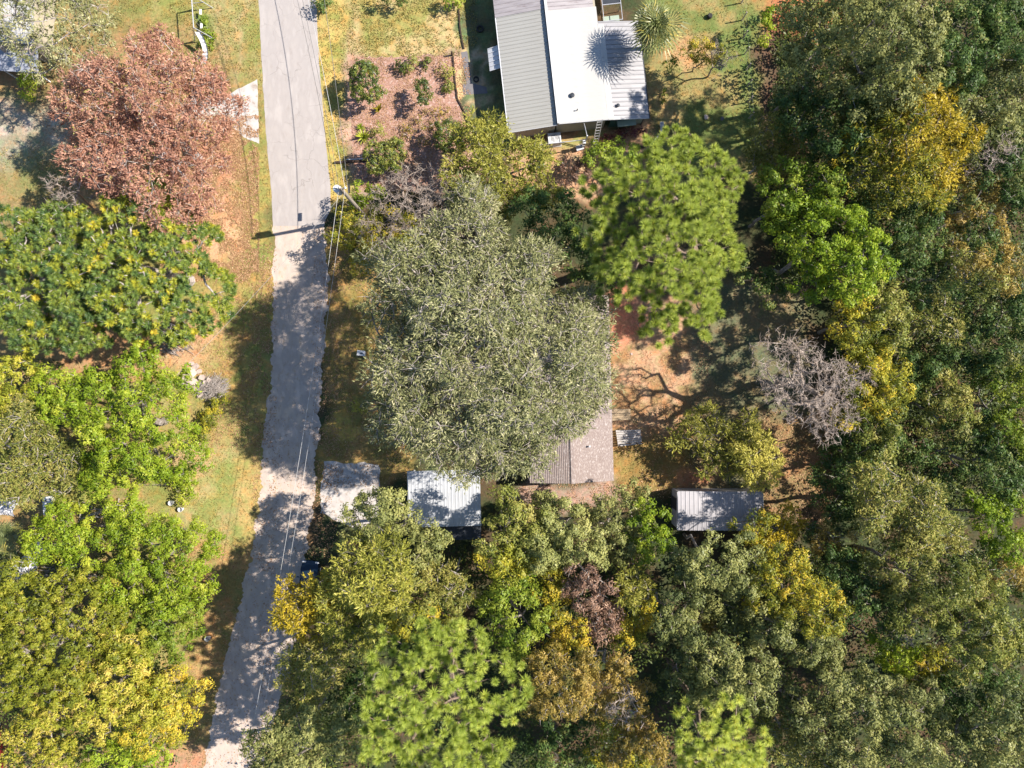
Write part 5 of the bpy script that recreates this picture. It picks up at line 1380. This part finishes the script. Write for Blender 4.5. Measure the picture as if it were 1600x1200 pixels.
T('goldgreen', [(860, 930, 26, 7.5), (875, 965, 20, 7.5), (855, 900, 18, 7)], 'yellowish tree left of the purple brown tree', tm=0.6)
T('brown', [(905, 890, 24, 9), (925, 925, 32, 9), (940, 955, 24, 8.5), (895, 920, 20, 8.5), (945, 985, 18, 8)], 'purple brown half dead tree in the lower middle woods', gap=0.1)
T('feather', [(990, 905, 26, 8), (985, 930, 20, 8), (1010, 925, 18, 7.5)], 'small fresh green tree right of the purple brown tree')
T('goldgreen', [(990, 970, 30, 8), (975, 990, 24, 8), (1005, 945, 18, 7.5)], 'amber green tree below the small fresh green tree', tm=0.72)
T('goldgreen', [(885, 1000, 24, 7.5), (900, 985, 18, 7.5), (870, 1015, 18, 7)], 'small bright yellow green tree above the gold trees', tm=0.85)
T('gold', [(865, 1050, 36, 9), (890, 1080, 38, 9), (850, 1090, 30, 8.5), (915, 1050, 24, 8.5)], 'orange brown tree right of the lower pine')
T('gold', [(960, 1070, 36, 9), (930, 1090, 30, 9), (990, 1090, 26, 8.5), (970, 1050, 20, 8.5)], 'gold tree with pale limbs left of the dark gap', tm=0.65)
T('gold', [(1000, 1140, 34, 8.5), (960, 1160, 34, 8.5), (1010, 1170, 30, 8), (980, 1190, 28, 8)], 'golden brown tree at the bottom edge left of the pale pine', mix=('goldgreen', 0.4))
T('dark', [(870, 1140, 38, 8), (850, 1180, 36, 8), (900, 1180, 34, 8), (905, 1130, 24, 7.5)], 'blue green shaded tree between the lower pine and the gold trees')
T('bare', [(975, 1105, 22, 9.5)], 'small pale snag standing among the gold trees')
T('pine', [(1130, 1140, 42, 15), (1100, 1170, 42, 15), (1160, 1170, 42, 15), (1130, 1200, 46, 15.5), (1070, 1110, 20, 13), (1085, 1200, 28, 14)], 'pale green pine of round tufts at the bottom edge, right of middle', flat=0.6, tm=0.72)

# ---- garden shrubs
def shrub(kind, lobes, label, **kw): return T(kind, lobes, label, name='shrub', cat='shrub', **kw)
shrub('glossy', [(568, 128, 19, 2.6), (580, 140, 15, 2.4), (560, 142, 12, 2.2), (578, 117, 11, 2.2)], 'round dark glossy shrub at the upper left of the mulch bed')
shrub('glossy', [(660, 140, 9, 1.8), (663, 152, 9, 1.8), (657, 132, 7, 1.6)], 'small dark shrub in the middle of the mulch bed', tm=0.4)
shrub('glossy', [(600, 245, 20, 2.4), (615, 238, 14, 2.3), (590, 258, 13, 2.2), (614, 255, 12, 2.2)], 'large olive shrub at the lower left of the mulch bed', tm=0.7)
shrub('glossy', [(700, 208, 14, 2.2), (706, 222, 13, 2.2), (692, 216, 10, 2.0)], 'dark green shrub at the lower right of the mulch bed')
shrub('olive', [(588, 195, 12, 1.3), (582, 200, 8, 1.2)], 'small round shrub beside the yellow edged agave', tm=0.6)
shrub('bright', [(725, 240, 18, 3), (715, 255, 14, 2.8)], 'bright green bush at the right end of the mulch bed')
shrub('goldgreen', [(577, 106, 6, 1.3)], 'tiny yellowish plant above the round dark glossy shrub', tm=0.8)
shrub('olive', [(620, 104, 5, 0.5), (627, 106, 4, 0.5)], 'leftmost of three low grass clumps near the top of the mulch bed', tm=0.4)
shrub('olive', [(641, 101, 6, 0.5)], 'middle one of three low grass clumps near the top of the mulch bed', tm=0.4)
shrub('olive', [(677, 104, 8, 0.6), (670, 102, 5, 0.5)], 'rightmost of three low grass clumps near the top of the mulch bed', tm=0.3)
shrub('olive', [(695, 112, 4, 0.4), (697, 125, 4, 0.5), (699, 138, 4, 0.4)], 'narrow row of low green plants along the right side of the mulch bed', tm=0.5)
shrub('gold', [(660, 195, 18, 0.5), (680, 180, 18, 0.5), (640, 205, 16, 0.5), (665, 215, 14, 0.5)], 'patch of low brownish groundcover in the lower mulch bed', cov=0.35, tm=0.35)
shrub('dark', [(503, 4, 9, 1.2), (514, 2, 6, 1)], 'dark shrub on the verge at the top edge of the photo', tm=0.6)
shrub('dark', [(610, -3, 14, 1.5), (628, -4, 10, 1.5)], 'shrub cut by the top edge above the lawn')
shrub('green', [(703, 3, 11, 1.2), (715, 1, 8, 1.1)], 'green shrub at the top edge beside the timber edging', tm=0.7)
shrub('goldgreen', [(1095, 75, 16, 4), (1110, 85, 16, 4), (1090, 95, 15, 3.8), (1120, 75, 12, 3.8), (1075, 80, 10, 3.4)], 'orange tinged small tree right of the palm', tm=0.72)
shrub('green', [(1052, 98, 12, 2.2), (1045, 104, 8, 2)], 'small green shrub between the palm and the orange tinged tree', tm=0.75)
shrub('bare', [(1125, 90, 22, 4.2)], 'thin arching bare stems right of the orange tinged tree')
shrub('bright', [(1200, 28, 14, 3.5), (1207, 40, 10, 3.2), (1195, 60, 12, 3)], 'bright green shrub in shade at the top of the wire fence', tm=0.5)

# ---- blade leaved plants (agaves, yuccas, fan palms)
def blade_leaf(L, wd, m, name='leaf', bend=0.25):
    V = []; n = 5
    for i in range(n + 1):
        t = i / n
        wv = wd * math.sin(math.pi * min(1, 0.12 + t * 0.88)) ** 0.8 if t < 1 else 0.0
        z = 0.35 * L * t - bend * L * t * t
        V += [(-wv / 2, L * t * 0.95, z + 0.25 * wv), (0, L * t * 0.95, z), (wv / 2, L * t * 0.95, z + 0.25 * wv)]
    F = [(i * 3 + k, i * 3 + k + 1, i * 3 + k + 4, i * 3 + k + 3) for i in range(n) for k in range(2)]
    return MB().mesh(V, F).make(name, m)
def tint_all(me, v):
    a = me.attributes.new('tint', 'FLOAT', 'FACE'); a.data.foreach_set('value', np.full(len(me.polygons), v, dtype=np.float32)); return me
def agave(px, py, n, L, wd, m, tint, label, el=(0.1, 1.2)):
    p = W(px, py, 0.2)
    r = empty('agave', (p.x, p.y, 0), 0, label, 'agave')
    me_ = tint_all(blade_leaf(L, wd, m), tint)
    for i in range(n):
        o = link('leaf', me_, r, (0, 0, 0.06), (random.uniform(*el), 0, i * 2.399))
        s = random.uniform(0.75, 1.1); o.scale = (s, s, s)
    return r
agave(592, 172, 14, 0.85, 0.17, LM['yellow'], 0.15, 'yellow edged agave in the mulch bed below the round dark shrub')
agave(618, 222, 16, 0.75, 0.14, LM['pear'], 0.7, 'grey blue agave above the large olive shrub')
agave(568, 214, 22, 0.95, 0.12, LM['bright'], 0.85, 'lime green spiky plant at the left edge of the mulch bed', el=(-0.1, 0.9))
agave(563, 199, 16, 0.6, 0.10, LM['bright'], 0.55, 'smaller green spiky plant just above the lime spiky plant', el=(-0.1, 0.9))
agave(1037, 145, 10, 0.7, 0.13, LM['glossy'], 0.7, 'upper one of two dark spiky plants on the grass right of the metal roofed house')
agave(1037, 158, 10, 0.6, 0.12, LM['glossy'], 0.7, 'lower one of two dark spiky plants on the grass right of the metal roofed house')

def prickly_pear(px, py, label):
    p = W(px, py, 0.5)
    r = empty('prickly_pear', (p.x, p.y, 0), 0, label, 'cactus')
    V = []; 
    prof = [(0.001, 0), (0.10, 0.04), (0.16, 0.16), (0.15, 0.28), (0.08, 0.37), (0.001, 0.39)]
    me_ = tint_all(MB().lathe(prof, (0, 0, 0), 10).make('pad', LM['pear']), 0.75)
    for i in range(24):
        o = link('pad', me_, r, (random.uniform(-.5, .5), random.uniform(-.45, .45), random.uniform(0, 0.75)), (random.uniform(-.9, .9), random.uniform(-.9, .9), random.uniform(0, 3)))
        o.scale = (1, 0.22, 1)
prickly_pear(1056, 199, 'pale prickly pear cactus at the top tip of the big pine')

def fan(L, nb, m, spread=R(300), wd=0.07, pet=0.4):
    """palmate leaf: a stalk and many narrow segments radiating from its end"""
    V = []; F = []; tt = []
    V += [(-0.02, 0, 0), (0.02, 0, 0), (0.015, L * pet, L * 0.12), (-0.015, L * pet, L * 0.12)]; F.append((0, 1, 2, 3)); tt.append(0.75)
    hub = Vector((0, L * pet, L * 0.12))
    for i in range(nb):
        a = -spread / 2 + spread * i / (nb - 1)
        l2 = L * 0.5 * (0.7 + 0.3 * math.cos(a / 2)) * random.uniform(0.9, 1.05)
        d = Vector((math.sin(a), math.cos(a), 0)); s = Vector((d.y, -d.x, 0))
        mid = hub + d * l2 * 0.6 + Vector((0, 0, 0.03 * L + (0.03 if i % 2 else 0)))
        tip = hub + d * l2 + Vector((0, 0, -0.22 * l2))
        b = len(V)
        V += [tuple(hub), tuple(mid - s * wd / 2), tuple(tip), tuple(mid + s * wd / 2)]
        F.append((b, b + 1, b + 2, b + 3)); tt.append(0)
    return V, F
def frond_mesh(L, tint, wd=0.10, nb=20):
    V, F = fan(L, nb, None, wd=wd)
    me_ = MB().mesh(V, F).make('frond', LM['palm'])
    a = me_.attributes.new('tint', 'FLOAT', 'FACE')
    a.data.foreach_set('value', np.clip(tint + np.random.default_rng(5).normal(0, 0.1, len(me_.polygons)), 0, 1).astype(np.float32))
    return me_
def palm(px, py, zt, L, n, label, name='palm_tree', tilt=(-0.55, 1.5), lowyellow=True, th=None):
    p = W(px, py, zt)
    r = empty(name, (p.x, p.y, 0), 0, label, 'palm')
    if zt > 1.0:
        MB().tube([(0, 0, -0.1), (0.05, 0, zt * 0.5), (0, 0, zt)], [0.24, 0.18, 0.2], 10).build('trunk', M['bark'], r)
    ms = [frond_mesh(L, 0.35), frond_mesh(L, 0.6), frond_mesh(L, 0.8)]
    my = frond_mesh(L * 0.9, 0.98)
    for i in range(n):
        t = i / n
        el = tilt[1] * (1 - t) + tilt[0] * t + random.uniform(-.25, .25)
        m_ = ms[i % 3] if not (lowyellow and t > 0.82) else my
        o = link('frond', m_, r, (0, 0, zt), (el + random.uniform(-.1, .1), random.uniform(-.15, .15), i * 2.399 + random.uniform(-.2, .2)))
        s = random.uniform(0.55, 1.12) * (0.75 if t < 0.3 else 1.0); o.scale = (s, s * random.uniform(0.8, 1.1), s)
palm(1018, 46, 5.6, 3.3, 64, 'bushy sabal palm casting its shadow on the white and silver roof')
palm(10, 870, 1.6, 2.6, 12, 'fan palm with grey green leaves at the left photo edge beside the tarp', name='palmetto', lowyellow=False, tilt=(-0.2, 0.8))
palm(22, 835, 1.3, 2.3, 8, 'smaller fan palm above the crumpled tarp at the left edge', name='palmetto', lowyellow=False, tilt=(-0.2, 0.7))

# ================================================================== UNDERGROWTH, GRASS, LITTER
def region_points(n, polys, excl=None):
    out = []
    for (x0, y0, x1, y1, wgt) in polys:
        k = int(n * wgt)
        out.append(np.stack([rng.uniform(x0, x1, k), rng.uniform(y0, y1, k)], 1))
    return np.concatenate(out)
def to_world(p, z):
    k = MPP
    return np.stack([(p[:, 0] - 800) * k, (600 - p[:, 1]) * k, z], 1)
def on_lane(p, pad_=2):
    xl = np.interp(p[:, 1], [t[0] for t in RL], [t[1] for t in RL]); xr = np.interp(p[:, 1], [t[0] for t in RR], [t[1] for t in RR])
    return (p[:, 0] > xl - pad_) & (p[:, 0] < xr + pad_)
def in_box(p, b): return (p[:, 0] > b[0]) & (p[:, 0] < b[2]) & (p[:, 1] > b[1]) & (p[:, 1] < b[3])
HB = [(745, -100, 1010, 225), (800, 480, 950, 755), (640, 720, 760, 830), (1050, 760, 1195, 830), (-60, -50, 75, 90)]

# undergrowth of the woods
p = region_points(120000, [(1200, 0, 1600, 450, .40), (1290, 450, 1600, 800, .22), (760, 850, 1600, 1200, .30), (430, 1000, 760, 1200, .08), (600, 850, 760, 1000, .03), (1180, 820, 1300, 1000, .02), (0, 850, 290, 1200, 0.08), (0, 560, 120, 760, 0.03)])
p = p[~on_lane(p, 14)]
for b in HB: p = p[~in_box(p, b)]
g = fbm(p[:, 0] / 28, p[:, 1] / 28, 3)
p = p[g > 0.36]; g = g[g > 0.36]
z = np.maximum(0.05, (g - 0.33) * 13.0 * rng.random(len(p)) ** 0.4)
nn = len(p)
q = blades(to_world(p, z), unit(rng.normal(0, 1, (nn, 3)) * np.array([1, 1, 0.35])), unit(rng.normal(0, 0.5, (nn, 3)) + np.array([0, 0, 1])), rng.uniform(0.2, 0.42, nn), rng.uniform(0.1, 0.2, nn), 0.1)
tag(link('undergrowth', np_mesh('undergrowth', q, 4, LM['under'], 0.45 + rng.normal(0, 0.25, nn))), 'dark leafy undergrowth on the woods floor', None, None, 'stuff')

# grass tufts on the lawns
p = region_points(42000, [(230, 0, 410, 230, .22), (0, 0, 230, 60, .05), (300, 230, 425, 860, .30), (495, 0, 545, 320, .10), (545, 0, 720, 90, .16), (1010, 0, 1190, 280, .16), (720, 0, 790, 80, .04), (0, 230, 120, 330, .04), (505, 350, 620, 720, .10), (90, 755, 300, 800, .03), (290, 860, 400, 1200, .08), (1090, 450, 1260, 800, .08), (950, 680, 1090, 760, .03)])
p = p[~on_lane(p, 1)]
for b in HB + [(345, 125, 405, 225)]: p = p[~in_box(p, b)]
g = fbm(p[:, 0] / 13 + 5, p[:, 1] / 13, 3); keep = g > 0.40; p = p[keep]; g = g[keep]
nn = len(p)
q = blades(to_world(p, np.full(nn, 0.005)), unit(rng.normal(0, 1, (nn, 3)) * np.array([1, 1, 0]) + np.array([0, 0, 0.7])), unit(rng.normal(0, 1, (nn, 3)) * np.array([1, 1, 0.2]) + np.array([0, 0, 0.4])), rng.uniform(0.08, 0.2, nn), rng.uniform(0.04, 0.08, nn), 0.1)
tag(link('grass', np_mesh('grass', q, 4, LM['grass'], 0.45 + (g - 0.5) * 1.4 + rng.normal(0, 0.2, nn))), 'patchy tufts of dry and green lawn grass', None, None, 'stuff')

# fallen leaves
p = region_points(80000, [(395, 380, 432, 900, .05), (490, 360, 530, 900, .06), (250, 180, 405, 440, .5), (60, 60, 330, 330, .12), (330, 400, 425, 700, .08), (505, 340, 640, 760, .10), (405, 640, 500, 1200, .05), (550, 90, 735, 300, .14), (945, 460, 1110, 800, .10), (830, 200, 1060, 300, .05), (290, 850, 430, 1200, .07), (1190, 640, 1300, 820, .04), (800, 755, 960, 800, .02), (100, 500, 330, 590, 0.04)])
for b in HB: p = p[~in_box(p, b)]
g = fbm(p[:, 0] / 16 + 9, p[:, 1] / 16 + 3, 3); p = p[g > 0.42]
ol = on_lane(p, 3); p = p[~ol | (rng.random(len(p)) < 0.45)]
nn = len(p)
q = blades(to_world(p, rng.uniform(0.025, 0.05, nn)), unit(rng.normal(0, 1, (nn, 3)) * np.array([1, 1, 0.15])), unit(rng.normal(0, 0.3, (nn, 3)) + np.array([0, 0, 1])), rng.uniform(0.07, 0.15, nn), rng.uniform(0.05, 0.09, nn), 0.1)
tag(link('fallen_leaves', np_mesh('fallen_leaves', q, 4, LM['litter'], 0.5 + rng.normal(0, 0.25, nn))), 'scattered fallen leaves on lawns, lane and bare dirt', None, None, 'stuff')
print('LEAVES', LEAF_TOTAL, 'TRIS', sum(len(m.polygons) for m in bpy.data.meshes) * 2)
